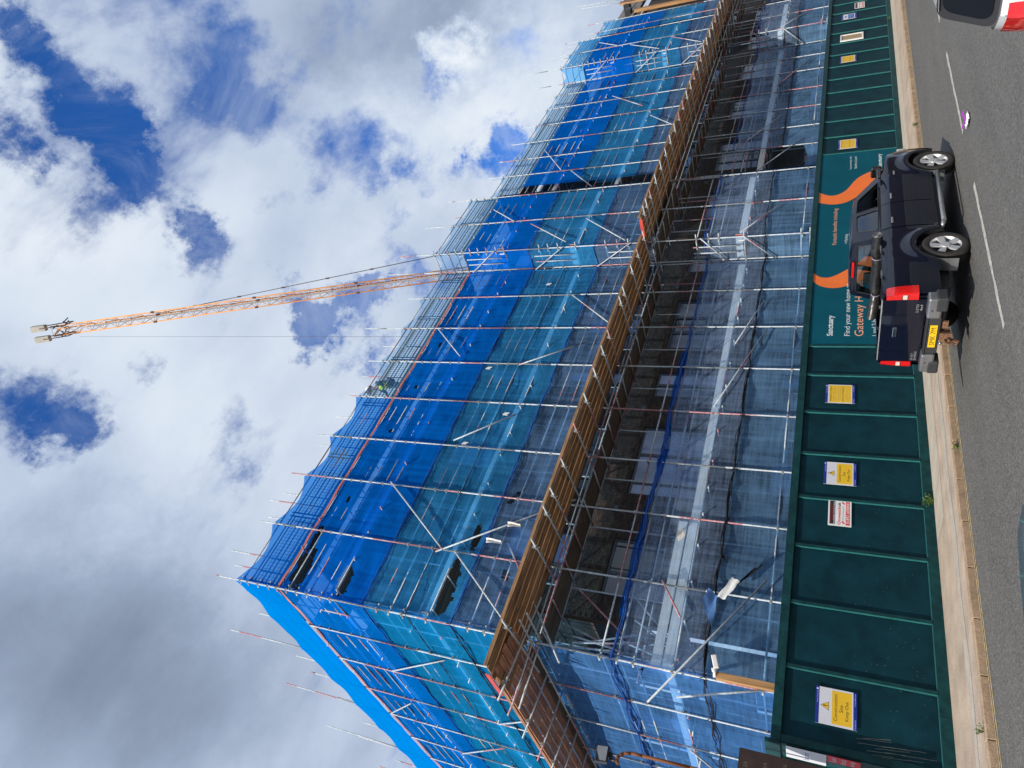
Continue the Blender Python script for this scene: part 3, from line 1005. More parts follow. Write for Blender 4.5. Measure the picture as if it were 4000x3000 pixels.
storeys = [(1.3, 3.7), (5.1, 7.72), (8.95, 11.1), (12.3, 14.45), (15.2, 16.6)]
winx = [(8.6, 10.4, [9.3]), (12.0, 14.78, [12.5, 13.62]), (16.2, 17.4, [16.8]), (18.7, 21.5, [19.6, 20.5]), (23.4, 25.4, [24.4]), (27.4, 29.6, [28.5]),
        (31.7, 34.7, [32.6, 33.8]), (37.2, 39.8, [38.4]), (42.4, 44.8, [43.6]), (47, 49.5, [48.2]), (52, 54.4, [53.2])]
holes = []
for si, (a, b_) in enumerate(storeys):
    for wx in winx:
        holes.append((wx[0], wx[1], a, b_))
bd_w = wall_x(7.8, 75, WY, 0, 16.7, holes, M_BRX, bd)
for si, (a, b_) in enumerate(storeys):
    for wi, wx in enumerate(winx):
        pm_ = ([M_FILM] if wi == 1 else ([M_FILMD, M_FILM, M_FILMD] if wi == 2 else [M_FILMD, M_GLASSD])) if si in (1,) else ([M_PINK, M_FILM] if si == 0 and wi > 3 else ([M_GLASSD, M_FILM] if (si + wi) % 3 else [M_GLASSD]))
        window(wx[0], wx[1], a, b_, WY, bd, wx[2], pm_)
# bricks of the open lift under the fan, real pieces standing proud of dark mortar
M_BR = [pm('brick_brown', (0.066, 0.050, 0.042), 0.9, var=0.2, scale=9), pm('brick_dark', (0.046, 0.037, 0.033), 0.9, var=0.2, scale=9), pm('brick_warm', (0.082, 0.060, 0.047), 0.9, var=0.2, scale=9)]
rb = random.Random(3)
brick_me = []
for m_ in M_BR:
    g = MB().box(-.107, .107, -.014, .0, -.0355, .0355)
    me = bpy.data.meshes.new('brick'); me.from_pydata([tuple(v) for v in g.v], [], g.f); me.materials.append(m_); brick_me.append(me)
rest = [MB(), MB(), MB()]
nbk = 0
row = 0
z_ = 4.0
org_b = Vector(bd.matrix_world.translation)
while z_ < 8.55:
    x_ = 7.95 + (.1125 if row % 2 else 0)
    while x_ < 31:
        if not any(h[0] - .12 < x_ < h[1] + .12 and h[2] - .03 < z_ < h[3] + .03 for h in holes):
            k_ = rb.choice((0, 0, 1, 2))
            if z_ > 7.72 and x_ < 17.2 and nbk < 300:
                o = bpy.data.objects.new('brick', brick_me[k_]); COL.objects.link(o); o.parent = bd
                o.location = Vector((x_, WY - .001 - rb.uniform(0, .003), z_)) - org_b
                nbk += 1
            else:
                yo_ = WY - .001 - rb.uniform(0, .003)
                rest[k_].box(x_ - .107, x_ + .107, yo_ - .014, yo_, z_ - .0355, z_ + .0355)
        x_ += .225
    z_ += .08
    row += 1
for k_ in range(3):
    rest[k_].build('brick_course', M_BR[k_], bd, kind='stuff')
# small square vents and thin dark movement joints
for z_ in (4.6, 8.3, 11.6, 14.9):
    for x_ in (11.3, 15.5, 22.3, 30.5, 36.0):
        MB().box(x_, x_ + .22, WY - .024, WY + .01, z_ - .45, z_ - .3).build('air_vent', M_FRAME, bd)
# side wall
def wall_y(y0, y1, x, z0, z1, holes, mat, par):
    ys = sorted({y0, y1} | {h[0] for h in holes} | {h[1] for h in holes})
    zs = sorted({z0, z1} | {h[2] for h in holes} | {h[3] for h in holes})
    g = MB()
    for a, b_ in zip(ys, ys[1:]):
        for c, d in zip(zs, zs[1:]):
            m_ = ((a + b_) / 2, (c + d) / 2)
            if any(h[0] < m_[0] < h[1] and h[2] < m_[1] < h[3] for h in holes):
                continue
            g.quad((x, a, c), (x, b_, c), (x, b_, d), (x, a, d))
    return g.build('brick_wall', mat, par)
holy = [(a, b_, c, d) for (c, d) in storeys for (a, b_) in ((18.6, 20.4), (22.5, 25.2), (28.0, 30.2), (33.5, 36))]
wall_y(16.8, 60, 7.7, 0, 16.7, holy, M_BRY, bd)
for h in holy:
    window(h[0], h[1], h[2], h[3], 7.7, bd, [(h[0] + h[1]) / 2], [M_FILM, M_GLASSD], 'y')
MB().box(7.9, 74.9, 17.0, 59.9, 16.5, 16.68).build('flat_roof', M_MEMB, bd)
MB().box(7.6, 60.0, 16.62, 17.1, 16.70, 16.82).build('coping', M_CONC, bd)
MB().box(7.6, 8.0, 17.1, 59.9, 16.70, 16.82).build('coping', M_CONC, bd)

# far end block with slate roof
fb = thing('slate_roofed_block', 'far end block with grey slate roof and open timber frame above the netting', 'building', (59, 17, 16.7))
g = MB()
rows = 16
for r_ in range(rows):
    z0 = 17.2 + r_ * .25
    yb = 16.6 + r_ * .16
    for c_ in range(44):
        xx = 59.2 + c_ * .36 + (r_ % 2) * .18 + r_ * 0.0
        g.quad((xx + .008, yb - .03, z0 - .04), (xx + .352, yb - .03, z0 - .04), (xx + .352, yb + .17, z0 + .27), (xx + .008, yb + .17, z0 + .27))
g.build('slate', M_SLATE, fb, kind='stuff')
MB().add([(59.2, 16.65, 17.0), (75.2, 16.65, 17.0), (75.2, 19.4, 21.3), (59.2, 19.4, 21.3)], [(0, 1, 2, 3)]).build('roof_deck', M_MEMB, fb)
MB().box(59.1, 59.2, 16.6, 24, 16.8, 17.3).build('verge_board', M_MEMB, fb)
MB().add([(59.15, 16.6, 17.0), (59.15, 19.4, 21.3), (59.15, 30, 21.3), (59.15, 30, 16.7), (59.15, 16.6, 16.7)], [(0, 1, 2, 3, 4)]).build('gable_wall', M_BRY, fb)
for x_, z0, z1 in ((59.7, 13.0, 18.8), (53.5, 11.5, 14.6), (57, 12, 17)):
    MB().box(x_, x_ + .35, 15.95, 16.15, z0, z1).build('timber_post', M_POST, fb)
for x_, z_ in ((60.8, 18.3), (63.3, 19.0)):
    MB().box(x_, x_ + .7, 16.9, 17.6, z_, z_ + .5).build('roof_box', M_BLACK, fb)

# ------------------------------------------------------------------ scaffolds
LIFTS = [1.9, 5.12, 8.42, 11.60, 14.82, 16.85]
RAILS = [(1.9, (2.95, 3.24)), (5.12, (5.15, 6.04, 6.42, 6.86)), (8.42, (8.45, 9.45, 9.89, 10.37)), (11.60, (11.63, 12.39, 12.82, 13.22)),
         (14.82, (14.85, 15.22, 15.68, 16.08, 16.47)), (16.85, (16.85, 17.19, 17.58, 18.01, 18.31))]

def scaffold(name_label, fr, svals, tipz, sec_end, left=False, depth=1.15, inner_tip=None, zmin=0.0, mesh=True, zlev=None, braces=(), transoms=True):
    first = fr(svals[0], 0, 0)
    t = thing('scaffold', name_label, 'scaffold', (first.x, first.y, 0))
    toe, deck = (M_TOEL, M_DECKL) if left else (M_TOE, M_DECK)
    s0, s1 = svals[0], svals[-1]
    for i_, s_ in enumerate(svals):
        tz = tipz[i_] if i_ < len(tipz) else 19.1
        # standards are made of 6.4 m tubes butted end to end
        z = zmin
        k_ = 0
        while z < tz - .05:
            z1 = min(tz, z + 6.4 - (1.7 if k_ == 0 and i_ % 2 else 0))
            MB(fr).tube((s_, 0, z + .003), (s_, 0, z1), .0242, 8).build('standard', M_TUBE, t)
            z = z1; k_ += 1
        it = (inner_tip or (lambda q: 19.0))(s_)
        MB(fr).tube((s_ + .1, -depth, 0), (s_ + .1, -depth, it), .0242, 6).build('standard', M_TUBE, t)
    # ledgers and guard rails inside the net line
    cp = MB(fr)
    for lz, rs in RAILS:
        for rz in rs:
            a = s0 - .06
            while a < s1:
                e_ = min(a + 6.3, s1 + .08)
                j = random.uniform(-.02, .02)
                MB(fr).tube((a, -.10, rz + j), (e_, -.10, rz + j + random.uniform(-.015, .015)), .0242, 6).build('ledger', M_TUBE, t)
                a = e_
            for s_ in svals:
                cp.obox((s_, -.02, rz), (.034, 0, 0), (0, .048, 0), (0, 0, .026))
        a = s0
        MB(fr).tube((s0, -depth + .05, lz), (s1, -depth + .05, lz), .0242, 6).build('ledger', M_TUBE, t)
        MB(fr).tube((s0, -depth + .05, lz + 1.0), (s1, -depth + .05, lz + 1.0), .0242, 6).build('ledger', M_TUBE, t)
    cp.build('coupler', M_COUP, t, kind='stuff')
    # transoms with little projecting ends
    if transoms:
        tr = MB(fr)
        for lz in LIFTS[1:]:
            q = s0 + .3
            while q < s1:
                ext = -.02 + .12 * random.random() ** 3
                tr.tube((q, ext, lz - .05), (q, -depth - .1, lz - .05), .0242, 6)
                q += 1.02 + random.uniform(-.15, .15)
        tr.build('transom', M_TUBE, t, kind='stuff')
    # deck boards and toe boards
    for lz in LIFTS[1:]:
        a = s0 + .05
        bi = 0
        while a < s1 - .1:
            e_ = min(a + 3.9, s1)
            for r_ in range(4):
                o0 = -.22 - r_ * .235
                MB(fr).box(a + .01, e_ - .01, o0 - .225, o0, lz, lz + .038).build('deck_board', deck, t)
            hgt = .225 if lz != 11.60 else .20
            if lz != 8.42:
                MB(fr).box(a + .005, e_ - .005, -.215, -.18, lz + .06, lz + .06 + hgt).build('toe_board', toe, t)
            a = e_
    for br in braces:
        (sa, za, sb, zb) = br
        MB(fr).tube((sa, .055, za), (sb, .055, zb), .0242, 8).build('brace', M_TUBE, t)
    if mesh:
        q = s0 + .1
        while q < s1 - .3:
            e_ = min(q + 2.4, s1 - .05)
            g = MB(fr)
            z0, z1 = 16.98, 17.86
            n_ = int((e_ - q) / .11)
            for i_ in range(n_ + 1):
                x_ = q + (e_ - q) * i_ / n_
                g.tube((x_, -.09, z0), (x_, -.09, z1), .006, 4, cap=False)
            for i_ in range(7):
                z_ = z0 + (z1 - z0) * i_ / 6
                g.tube((q, -.09, z_), (e_, -.09, z_), .007 if i_ % 3 else .018, 4, cap=False)
            g.box(q - .02, q + .03, -.10, -.08, z0, z1 + .22)
            g.box(e_ - .03, e_ + .02, -.10, -.08, z0, z1 + .22)
            g.build('mesh_guard', M_MESH, t)
            q = e_ + .12
    return t

sA = [6.25, 8.33, 10.34, 12.13, 14.14, 16.1, 18.1, 20.1, 22.0]
brA = [(19.4, 4.3, 17.2, 5.0), (14.35, 5.3, 17.9, 4.1), (8.4, 5.75, 7.5, 5.15), (10.5, 8.6, 8.2, 12.2), (16.0, 12.3, 17.0, 10.5), (12.3, 13.4, 13.6, 11.6), (8.3, 12.0, 10.4, 14.9),
       (18.2, 9.4, 20.0, 11.4), (6.5, 9.3, 8.3, 11.6), (16.4, 14.9, 18.0, 16.6)]
scA = scaffold('near bays of the street side scaffold, from the corner to the first projecting bay', FA, sA, [19.3, 19.04, 19.07, 19.07, 19.06, 19.0, 20.3, 19.13, 21.2], 22, inner_tip=lambda q: 18.5, braces=brA)
# stub ends and extra short standards sticking up
ex = MB(FA)
for s_, z1 in ((6.82, 19.19), (7.28, 19.74), (8.69, 19.15), (9.34, 19.52), (9.68, 19.16), (11.9, 19.12), (13.31, 19.13), (15.5, 19.14), (17.31, 19.14)):
    MB(FA).tube((s_, -.30, 17.2), (s_, -.30, z1), .0242, 6).build('guard_post', M_TUBE, scA)
def bay(label, s0, s1, y0, tips, extra=()):
    fr = FR(y0)
    n_ = max(1, round((s1 - s0) / 2.0))
    sv = [s0 + (s1 - s0) * i_ / n_ for i_ in range(n_ + 1)]
    return scaffold(label, fr, sv, tips, s1, inner_tip=lambda q: 18.4, mesh=True, braces=[(s0 + .15, 9.6, s0 + 2.0, 11.7), (s0 + .3, 12.1, s0 + 1.9, 14.2), (s0 + .2, 5.3, s0 + 1.9, 4.1), (s0 + 2.2, 15.1, s0 + 3.4, 16.6)] + list(extra))
scB = bay('first projecting scaffold bay, midway along the street side', 22.0, 26.6, 14.34, [20.1, 19.9, 19.6])
# return side of the projecting bays: ledgers running towards the street
def ret_tubes(par, x_, ya, yb):
    for lz, rs in RAILS:
        for rz in rs:
            MB().tube((x_ + .10, ya + .15, rz + .03), (x_ + .10, yb - .15, rz + .03), .0242, 6).build('return_ledger', M_TUBE, par)
    for za, zb in ((9.3, 10.9), (12.1, 13.6), (15.2, 16.6), (5.2, 4.1), (6.7, 5.8)):
        MB().tube((x_ - .1, yb - .1, za), (x_ - .1, ya, zb), .0242, 6).build('brace', M_TUBE, par)
    for ym in ((ya + yb) / 2 - .15, (ya + yb) / 2 + .12):
        for z0 in (8.6, 11.8, 15.0, 5.3):
            MB().tube((x_ - .05, ym, z0), (x_ - .05, ym, z0 + 1.7), .0242, 6).build('guard_post', M_TUBE, par)
    for z0 in (5.18, 11.66, 14.9):
        MB().box(x_ + .14, x_ + .18, yb, ya, z0 + .06, z0 + .30).build('toe_board', M_TOEL, par)
        MB().box(x_ + .134, x_ + .1395, yb, yb + .05, z0 + .06, z0 + .30).build('toe_board_end', M_REDEND, par)
ret_tubes(scB, 22.0, 15.3, 14.34)
sC = [26.7, 28.27, 30.5, 32.3, 34.3, 36.4, 38.6, 40.5, 42.3]
scC = scaffold('middle run of the street side scaffold between the two projecting bays', FA, sC, [19.6, 19.9, 19.22, 19.18, 19.2, 19.26, 19.17, 19.26, 20.9], 42.3, inner_tip=lambda q: 18.4,
               braces=[(28.5, 5.3, 31, 3.6), (30.6, 6.5, 33.5, 4.7), (27.5, 12.0, 30.3, 14.4), (33, 8.9, 35.6, 11.4), (37, 5.2, 40, 3.6), (30.5, 15, 33, 16.7), (37.0, 12.1, 39, 14.3)])
scD = bay('second projecting scaffold bay, near the far end of the street side', 42.3, 46.9, 14.34, [21.0, 19.8, 19.6])
ret_tubes(scD, 42.3, 15.3, 14.34)
sE = [47.0, 49.1, 51.2, 53.3]
scE = scaffold('last run of the street side scaffold beside the slate roofed block', FA, sE, [20.2, 20.7, 19.2, 19.7], 53.3, inner_tip=lambda q: 18.4, mesh=False)
for s_, z0, z1, dz in ((56.3, 16.6, 20.9, .5), (57.1, 16.6, 21.6, .5)):
    MB().tube((s_, 15.1, z0), (s_ + .1, 14.9, z1), .03, 6).build('guard_post', M_TUBE, scE)
# left facade
sL = [2.2, 4.35, 6.6, 8.8, 11.0, 13.2, 15.4, 17.6, 19.8, 22.0, 24.2, 26.4, 28.6]
tipsL = [19.0, 21.9, 19.4, 22.0, 19.2, 22.4, 19.6, 21.6, 23.6, 19.8, 22.9, 20.0, 22]
scL = scaffold('side street scaffold running back from the corner, under bright blue netting', FL, sL, tipsL, 28.6, left=True, inner_tip=lambda q: 18.0, mesh=False,
               braces=[(2.3, 11.9, 4.2, 14.6), (4.5, 8.9, 6.5, 11.5), (8.8, 12, 11, 14.5), (4.4, 5.2, 6.5, 4.1), (6.8, 15, 8.6, 16.7), (11.2, 9, 13, 11.4)])
for s_, z1, lean in ((5.6, 19.6, .1), (9.1, 19.6, .1), (13.8, 21.0, .3)):
    MB(FL).tube((s_, -.12, 17.5), (s_ + lean * .3, -.12, z1), .0242, 6).build('guard_post', M_TUBE, scL)
for za_ in (5.18, 5.44):
    MB(FA).box(6.35, 10.3, -.17 + (za_ > 5.3) * .02, -.135 + (za_ > 5.3) * .02, za_ + .01, za_ + .235).build('toe_board', M_TOE, scA)
MB(FL).box(0.05, 2.1, -.215, -.18, 5.18, 5.4).build('toe_board', M_TOEL, scL)
for z_ in (11.66, 14.88):
    MB(FL).box(0.05, 2.1, -.215, -.18, z_, z_ + .22).build('toe_board', M_TOEL, scL)
for lz, rs in RAILS:
    for rz in rs:
        MB(FL).tube((.0, -.15, rz), (2.3, -.15, rz), .0242, 6).build('ledger', M_TUBE, scL)
# corner tangle of tubes and loose boards seen through the open lift
for i_ in range(10):
    z_ = random.uniform(5.6, 8.0)
    a = random.uniform(6.6, 7.6); b_ = random.uniform(15.6, 16.4)
    MB().tube((a, b_, z_ - .9), (a + random.uniform(-.6, 1.2), b_ + random.uniform(-.3, .5), z_ + random.uniform(.1, .9)), .0242, 6).build('brace', M_TUBE, scA)
MB(FA).tube((5.7, .5, 7.55), (8.9, -.1, 10.2), .0242, 8).build('brace', M_TUBE, scA)
# raker that crosses the lower corner net
MB(FA).tube((8.75, .2, 3.35), (5.4, .2, 5.5), .0242, 8).build('brace', M_TUBE, scA)
MB().tube((5.6, 15.0, 4.9), (6.1, 14.7, 2.9), .0242, 8).build('brace', M_TUBE, scA)
# light beam along the roof line and timber
x_ = 14.6
while x_ < 21.5:
    MB().box(x_, x_ + 2.3, 16.40, 16.44, 18.84, 19.0).build('guard_board', M_CONC, scA)
    x_ += 2.32
for s_ in (28, 32, 36):
    MB().box(s_, s_ + 3.9, 16.40, 16.44, 18.84, 18.97).build('guard_board', M_CONC, scC)

# ------------------------------------------------------------------ board fans
def fan(label, fr, s0, s1, oin, oout, zb, tubes, mat, tip=.35, rows=5, red=False, seed=1):
    rn = random.Random(seed)
    f0 = fr(s0, oin, zb)
    t = thing('protection_fan', label, 'board fan', (f0.x, f0.y, zb))
    w = (oout - oin) / rows
    for r_ in range(rows):
        a = s0 - (rn.uniform(0, .15))
        off = rn.uniform(1.2, 3.9)
        first = True
        while a < s1:
            e_ = min(a + (off if first else 3.9), s1 + rn.uniform(0, .08))
            first = False
            o0 = oin + r_ * w
            zj = zb + .03 + .02 * r_ + rn.uniform(-.004, .012)
            MB(fr).box(a + .008, e_ - .008, o0 + .012, o0 + w - .012, zj, zj + .038).build('fan_board', mat, t)
            a = e_
    a = s0 + 1.2
    while a < s1:
        e_ = min(a + 3.9, s1)
        MB(fr).box(a + .004, e_ - .004, -.12, oin - .004, zb + .062, zb + .10).build('added_slot_board', M_DECKL if mat is M_FANL else M_DECK, t)  # dark boards added to close the slot and keep sun off the lift below
        a = e_
    # upstand edge board catches the sun
    a = s0
    while a < s1:
        e_ = min(a + 3.9, s1)
        MB(fr).box(a + .004, e_ - .004, oout - .02, oout + .02, zb + .16, zb + .25).build('edge_board', mat, t)
        a = e_
    for s_ in tubes:
        MB(fr).tube((s_, -.9, zb - .16), (s_, oout + tip, zb + .03), .0242, 8).build('support_tube', M_TUBE, t)
        MB(fr).obox((s_, oout + .01, zb + .03), (.04, 0, 0), (0, .03, 0), (0, 0, .05)).build('clamp', M_COUP, t)
        for r_ in range(1, rows, 1):
            pass
    g = MB(fr)
    for s_ in tubes:
        for q in range(1, rows + 1):
            g.obox((s_ + .045, oin + q * w - .1, zb - .03), (.02, 0, 0), (0, .012, 0), (0, 0, .03))
    g.build('clip', M_COUP, t, kind='stuff')
    MB(fr).tube((s0 - .2, oin - .12, zb - .09), (s1 + .1, oin - .12, zb - .09), .0242, 8).build('carrier_tube', M_TUBE, t)
    MB(fr).tube((s0 - .2, oin - .32, zb - .20), (s1 + .1, oin - .32, zb - .20), .0242, 8).build('carrier_tube', M_TUBE, t)
    if red:
        MB(fr).box(s0 - .175, s0 - .16, oin + .2, oout, zb + .03, zb + .15).build('red_end', M_REDEND, t)
    return t
FZ = 8.66
fan('near brown board fan projecting over the street side, running to the first bay', FA, 4.95, 21.9, .05, 1.36, FZ, [5.9, 8.06, 9.05, 9.65, 10.66, 11.94, 13.1, 14.2, 15.2, 16.0, 17.7, 18.23, 19.5, 20.5, 21.6], M_FAN, red=True)
fan('far brown board fan beyond the first projecting bay', FA, 22.0, 58, .75, 2.08, FZ, [22.2, 22.7] + [23.4 + i_ * 1.1 for i_ in range(31)], M_FAN, seed=4, red=True)
fan('reddish board fan on the side street, left of the corner', FL, -.95, 27, .18, 1.30, FZ - .04, [-.55, .25, 1.55, 3.0, 4.2, 5.2, 6.7, 8.0, 9.4, 10.8, 12.4, 14, 15.8, 17.6, 19.5, 21.5, 23.5], M_FANL, tip=.42, seed=9)

# ------------------------------------------------------------------ debris nets
def net(label, fr, s0, s1, z0, z1, mat, o=-.045, amp=.035, ties=None, top_sag=0.0, bot_sag=0.0, seed=0, name='debris_net', wrinkle=.02, edge=None, step=.18, group=None, tears=()):
    ties = ties or [s0, s1]
    def tt(s_):
        # 0 at a tie, 1 midway
        for a, b_ in zip(ties, ties[1:]):
            if a <= s_ <= b_:
                return math.sin(math.pi * (s_ - a) / (b_ - a))
        return 0
    def fn(u, v):
        s_ = s0 + (s1 - s0) * u
        q = tt(s_)
        za = z0 + bot_sag * q + .03 * noise.noise((s_ * 1.3, seed, 3))
        zb = z1 - top_sag * q + .03 * noise.noise((s_ * 1.3, seed, 9))
        z = za + (zb - za) * v
        env = (.35 + .65 * math.sin(math.pi * min(1, max(0, v))))
        w1 = noise.noise((s_ * .9, z * .45, seed * 3.7)) * wrinkle * 2
        w2 = noise.noise((s_ * .8 + z * 1.6, z * 2.6 - s_ * .7, seed + 11)) * wrinkle * .8
        pk = noise.noise((s_ * 7, z * .6, seed + 5)) * wrinkle * .55
        return (s_, o + amp * q * env * -.6 + (w1 + w2 + pk) * (0.3 + q), z)
    f0 = fr(s0, o, z0)
    t = MB(fr).grid(fn, max(4, int((s1 - s0) / step)), max(4, int((z1 - z0) / (.22 if not tears else .055))))
    if tears:
        keep = []
        for f in t.f:
            c_ = sum((t.v[i_] for i_ in f), Vector()) / 4
            ss = (c_ - fr(0, 0, 0)).dot((fr(1, 0, 0) - fr(0, 0, 0)))
            ok = True
            for (hs_, hz, rs, rz, sl_) in tears:
                d_ = ((ss - hs_) / rs) ** 2 + ((c_.z - hz - sl_ * (ss - hs_)) / rz) ** 2
                if d_ < 1 + .9 * noise.noise((ss * 5, c_.z * 5, seed)):
                    ok = False
            if ok:
                keep.append(f)
        t.f = keep; t.sm = [True] * len(keep)
    t = t.build(name, mat, None, org=(f0.x, f0.y, f0.z))
    t['label'] = label
    t['category'] = 'netting'
    if group:
        t['group'] = group
    return t

def hem(label, fr, s0, s1, z, ties, mat, drop=.10, o=-.02, r=.018, n=3, seed=0):
    """bunched net hem tied at each standard: several strands that spread between the ties"""
    g = MB(fr)
    rn = random.Random(seed)
    for k_ in range(n):
        a1 = rn.uniform(-1, 1)
        pts = []
        s_ = s0
        while s_ <= s1 + .001:
            q = 0
            for a, b_ in zip(ties, ties[1:]):
                if a <= s_ <= b_:
                    q = math.sin(math.pi * (s_ - a) / (b_ - a))
            pts.append((s_, o + .02 * k_ + .02 * noise.noise((s_ * 2, k_, seed)), z + drop * q * a1 * .7 + .05 * noise.noise((s_ * 1.7, k_ * 5, seed))))
            s_ += .16
        for p, q_ in zip(pts, pts[1:]):
            g.tube(p, q_, r * (.6 + .8 * abs(noise.noise((p[0] * 2, k_, 1)))), 5, cap=False)
    # knots
    for a in ties:
        for k_ in range(5):
            g.tube((a, o, z), (a + rn.uniform(-.16, .16), o + rn.uniform(0, .12), z + rn.uniform(-.16, .16)), .014, 4, r2=.003)
    f0 = fr(s0, o, z)
    t = g.build('net_hem', mat, None, org=(f0.x, f0.y, f0.z))
    t['label'] = label
    t['category'] = 'netting hem'
    return t

lo_t = [6.3, 8.24, 9.34, 10.4, 12.12, 14.1, 16.16, 18.2, 20.17, 22.0]
Z_TOP, Z_PINK, Z_BT, Z_TG, Z_LT, Z_LS = 18.55, 16.80, 13.75, 10.88, 6.56, 4.46
# street side, near part
net('strip of strong blue netting above the roof edge near the corner', FA, 6.25, 14.14, 16.86, Z_TOP, NET_TOP, ties=sA, top_sag=.42, seed=1)
net('pale see-through netting above the roof edge, right of the bending worker', FA, 14.14, 22.0, 16.86, Z_TOP, NET_PALE, ties=sA, top_sag=.42, seed=2)
net('deep blue net sheet under the roof edge, near the corner', FA, 6.25, 22.0, Z_BT, Z_PINK, NET_BLUE, ties=sA, top_sag=.05, bot_sag=.0, amp=.06, seed=3, wrinkle=.03, step=.06,
    tears=((6.95, 16.40, .75, .30, .1), (8.1, 16.55, .45, .14, 0), (6.9, 14.72, .50, .24, .1), (9.6, 16.2, .10, .07, 0), (12.6, 16.1, .10, .09, 0), (14.8, 16.15, .10, .08, 0), (17.2, 16.2, .12, .08, 0)))
net('teal net sheet below the deep blue one on the near street side', FA, 6.25, 22.0, Z_TG, Z_BT + .03, NET_TEAL, o=-.06, ties=sA, bot_sag=-.05, seed=4, wrinkle=.03, step=.06,
    tears=((7.3, 11.42, .9, .24, .06), (8.9, 11.2, .4, .13, .1)))
net('grey violet net sheet just above the near board fan', FA, 6.25, 22.0, 8.85, Z_TG + .03, NET_GREY, ties=sA, seed=5, wrinkle=.035, step=.06, tears=((7.9, 9.9, .16, .13, 0), (10.4, 10.5, .35, .10, -.5)))
net('thin grey net sheet hanging below the open lift on the near street side', FA, 6.25, 22.0, Z_LS, Z_LT, NET_LOW, ties=lo_t, top_sag=.10, seed=6, wrinkle=.035)
net('bluish net sheet at the foot of the near scaffold, just above the hoarding', FA, 6.25, 22.0, .1, Z_LS + .02, NET_LOWB, o=-.06, ties=lo_t, seed=7, wrinkle=.05)
hem('blue hem between deep blue and teal nets on the near street side', FA, 6.25, 22, Z_BT, sA, M_BLUEROPE, .03, n=2, seed=1)
hem('black hem line across the teal netting on the near street side', FA, 6.25, 22, 12.28, sA, M_BLKROPE, .03, n=2, r=.010, seed=2)
hem('blue hem between teal and grey nets above the near fan', FA, 6.25, 22, Z_TG, sA, M_BLUEROPE, .10, n=3, seed=3)
hem('bunched blue top edge of the net under the near fan', FA, 6.25, 22, Z_LT, lo_t, M_BLUEROPE, .16, n=4, r=.022, seed=4)
hem('black tied seam of the lower netting above the near hoarding', FA, 6.25, 22, Z_LS, lo_t, M_BLKROPE, .12, n=4, r=.018, seed=5)
hem('black cable running behind the low netting on the near street side', FA, 6.25, 22, 5.85, [6.25, 22], M_BLKROPE, .03, o=-.25, n=1, r=.012, seed=6)
# loose blue flap hanging from the hem
rag = MB(FA).grid(lambda u, v: (7.3 + 9.5 * u, -.02 + .05 * math.sin(u * 40), 6.62 + .05 * math.sin(u * 9) - v * (.06 + .17 * abs(math.sin(u * 8.5)))), 70, 3)
rag = rag.build('net_flap', NET_RAG, None, org=(7.3, 15.3, 6.6)); rag['label'] = 'torn dark blue flap of net hanging along the edge under the near fan'; rag['category'] = 'netting'
# orange edge band
for fr, a, b_, lb in ((FA, 6.25, 22, 'orange edge strip along the top deck on the near street side'), (FL, 0, 28.6, 'orange edge strip along the top deck on the side street')):
    g = MB(fr)
    g.grid(lambda u, v, a=a, b_=b_: (a + (b_ - a) * u, -.02 + .02 * math.sin(u * 60), 16.76 + .075 * v + .03 * noise.noise((u * 30, 0, 0))), 80, 1)
    f0 = fr(a, 0, 16.7)
    o = g.build('edge_strip', M_ORNG, None, org=(f0.x, f0.y, f0.z)); o['label'] = lb; o['category'] = 'edge strip'
# torn dark holes in the blue net: dark membrane scraps behind
def netset(tag_, fr, a, b_, seed, low=True, n_=None, lowa=None):
    tl = n_ or [a + (b_ - a) * i_ / max(1, round((b_ - a) / 2.05)) for i_ in range(max(1, round((b_ - a) / 2.05)) + 1)]
    net('pale top netting above the roof edge on ' + tag_, fr, a, b_, 16.86, 18.5, NET_PALE if seed < 40 else NET_TEAL, ties=tl, top_sag=.4, seed=seed)
    a0_ = a
    if lowa is not None:
        a = 29.3
        tl = [29.3] + [q for q in tl if q > 29.5]
    net('deep blue net sheet on ' + tag_, fr, a, b_, Z_BT, Z_PINK, NET_BLUE, ties=tl, amp=.06, seed=seed + 1, wrinkle=.03)
    net('teal net sheet on ' + tag_, fr, a, b_, Z_TG, Z_BT + .03, NET_TEAL, o=-.06, ties=tl, seed=seed + 2, wrinkle=.03)
    net('grey violet net sheet on ' + tag_, fr, a, b_, 8.85, Z_TG + .03, NET_GREY, ties=tl, seed=seed + 3, wrinkle=.03)
    hem('blue upper hem on ' + tag_, fr, a, b_, Z_BT, tl, M_BLUEROPE, .04, n=2, seed=seed)
    hem('blue lower hem on ' + tag_, fr, a, b_, Z_TG, tl, M_BLUEROPE, .06, n=2, seed=seed + 1)
    if low:
        a = a if lowa is None else lowa
        net('thin grey low net on ' + tag_, fr, a, b_, Z_LS, Z_LT, NET_LOW, ties=tl, top_sag=.12, seed=seed + 4)
        net('bluish foot net on ' + tag_, fr, a, b_, .1, Z_LS + .02, NET_LOWB, o=-.06, ties=tl, seed=seed + 5)
        hem('blue low top edge on ' + tag_, fr, a, b_, Z_LT, tl, M_BLUEROPE, .14, n=3, seed=seed + 2)
        hem('black low seam on ' + tag_, fr, a, b_, Z_LS, tl, M_BLKROPE, .10, n=3, seed=seed + 3)
netset('the first projecting bay', FR(14.34), 22.0, 26.6, 20)
netset('the left side of the first projecting bay', lambda s_, o, z: Vector((22.0 - o, s_, z)), 14.34, 15.3, 26, n_=[14.34, 15.3])
netset('the middle run of the street side', FA, 26.7, 42.3, 31, n_=sC, lowa=30.5)
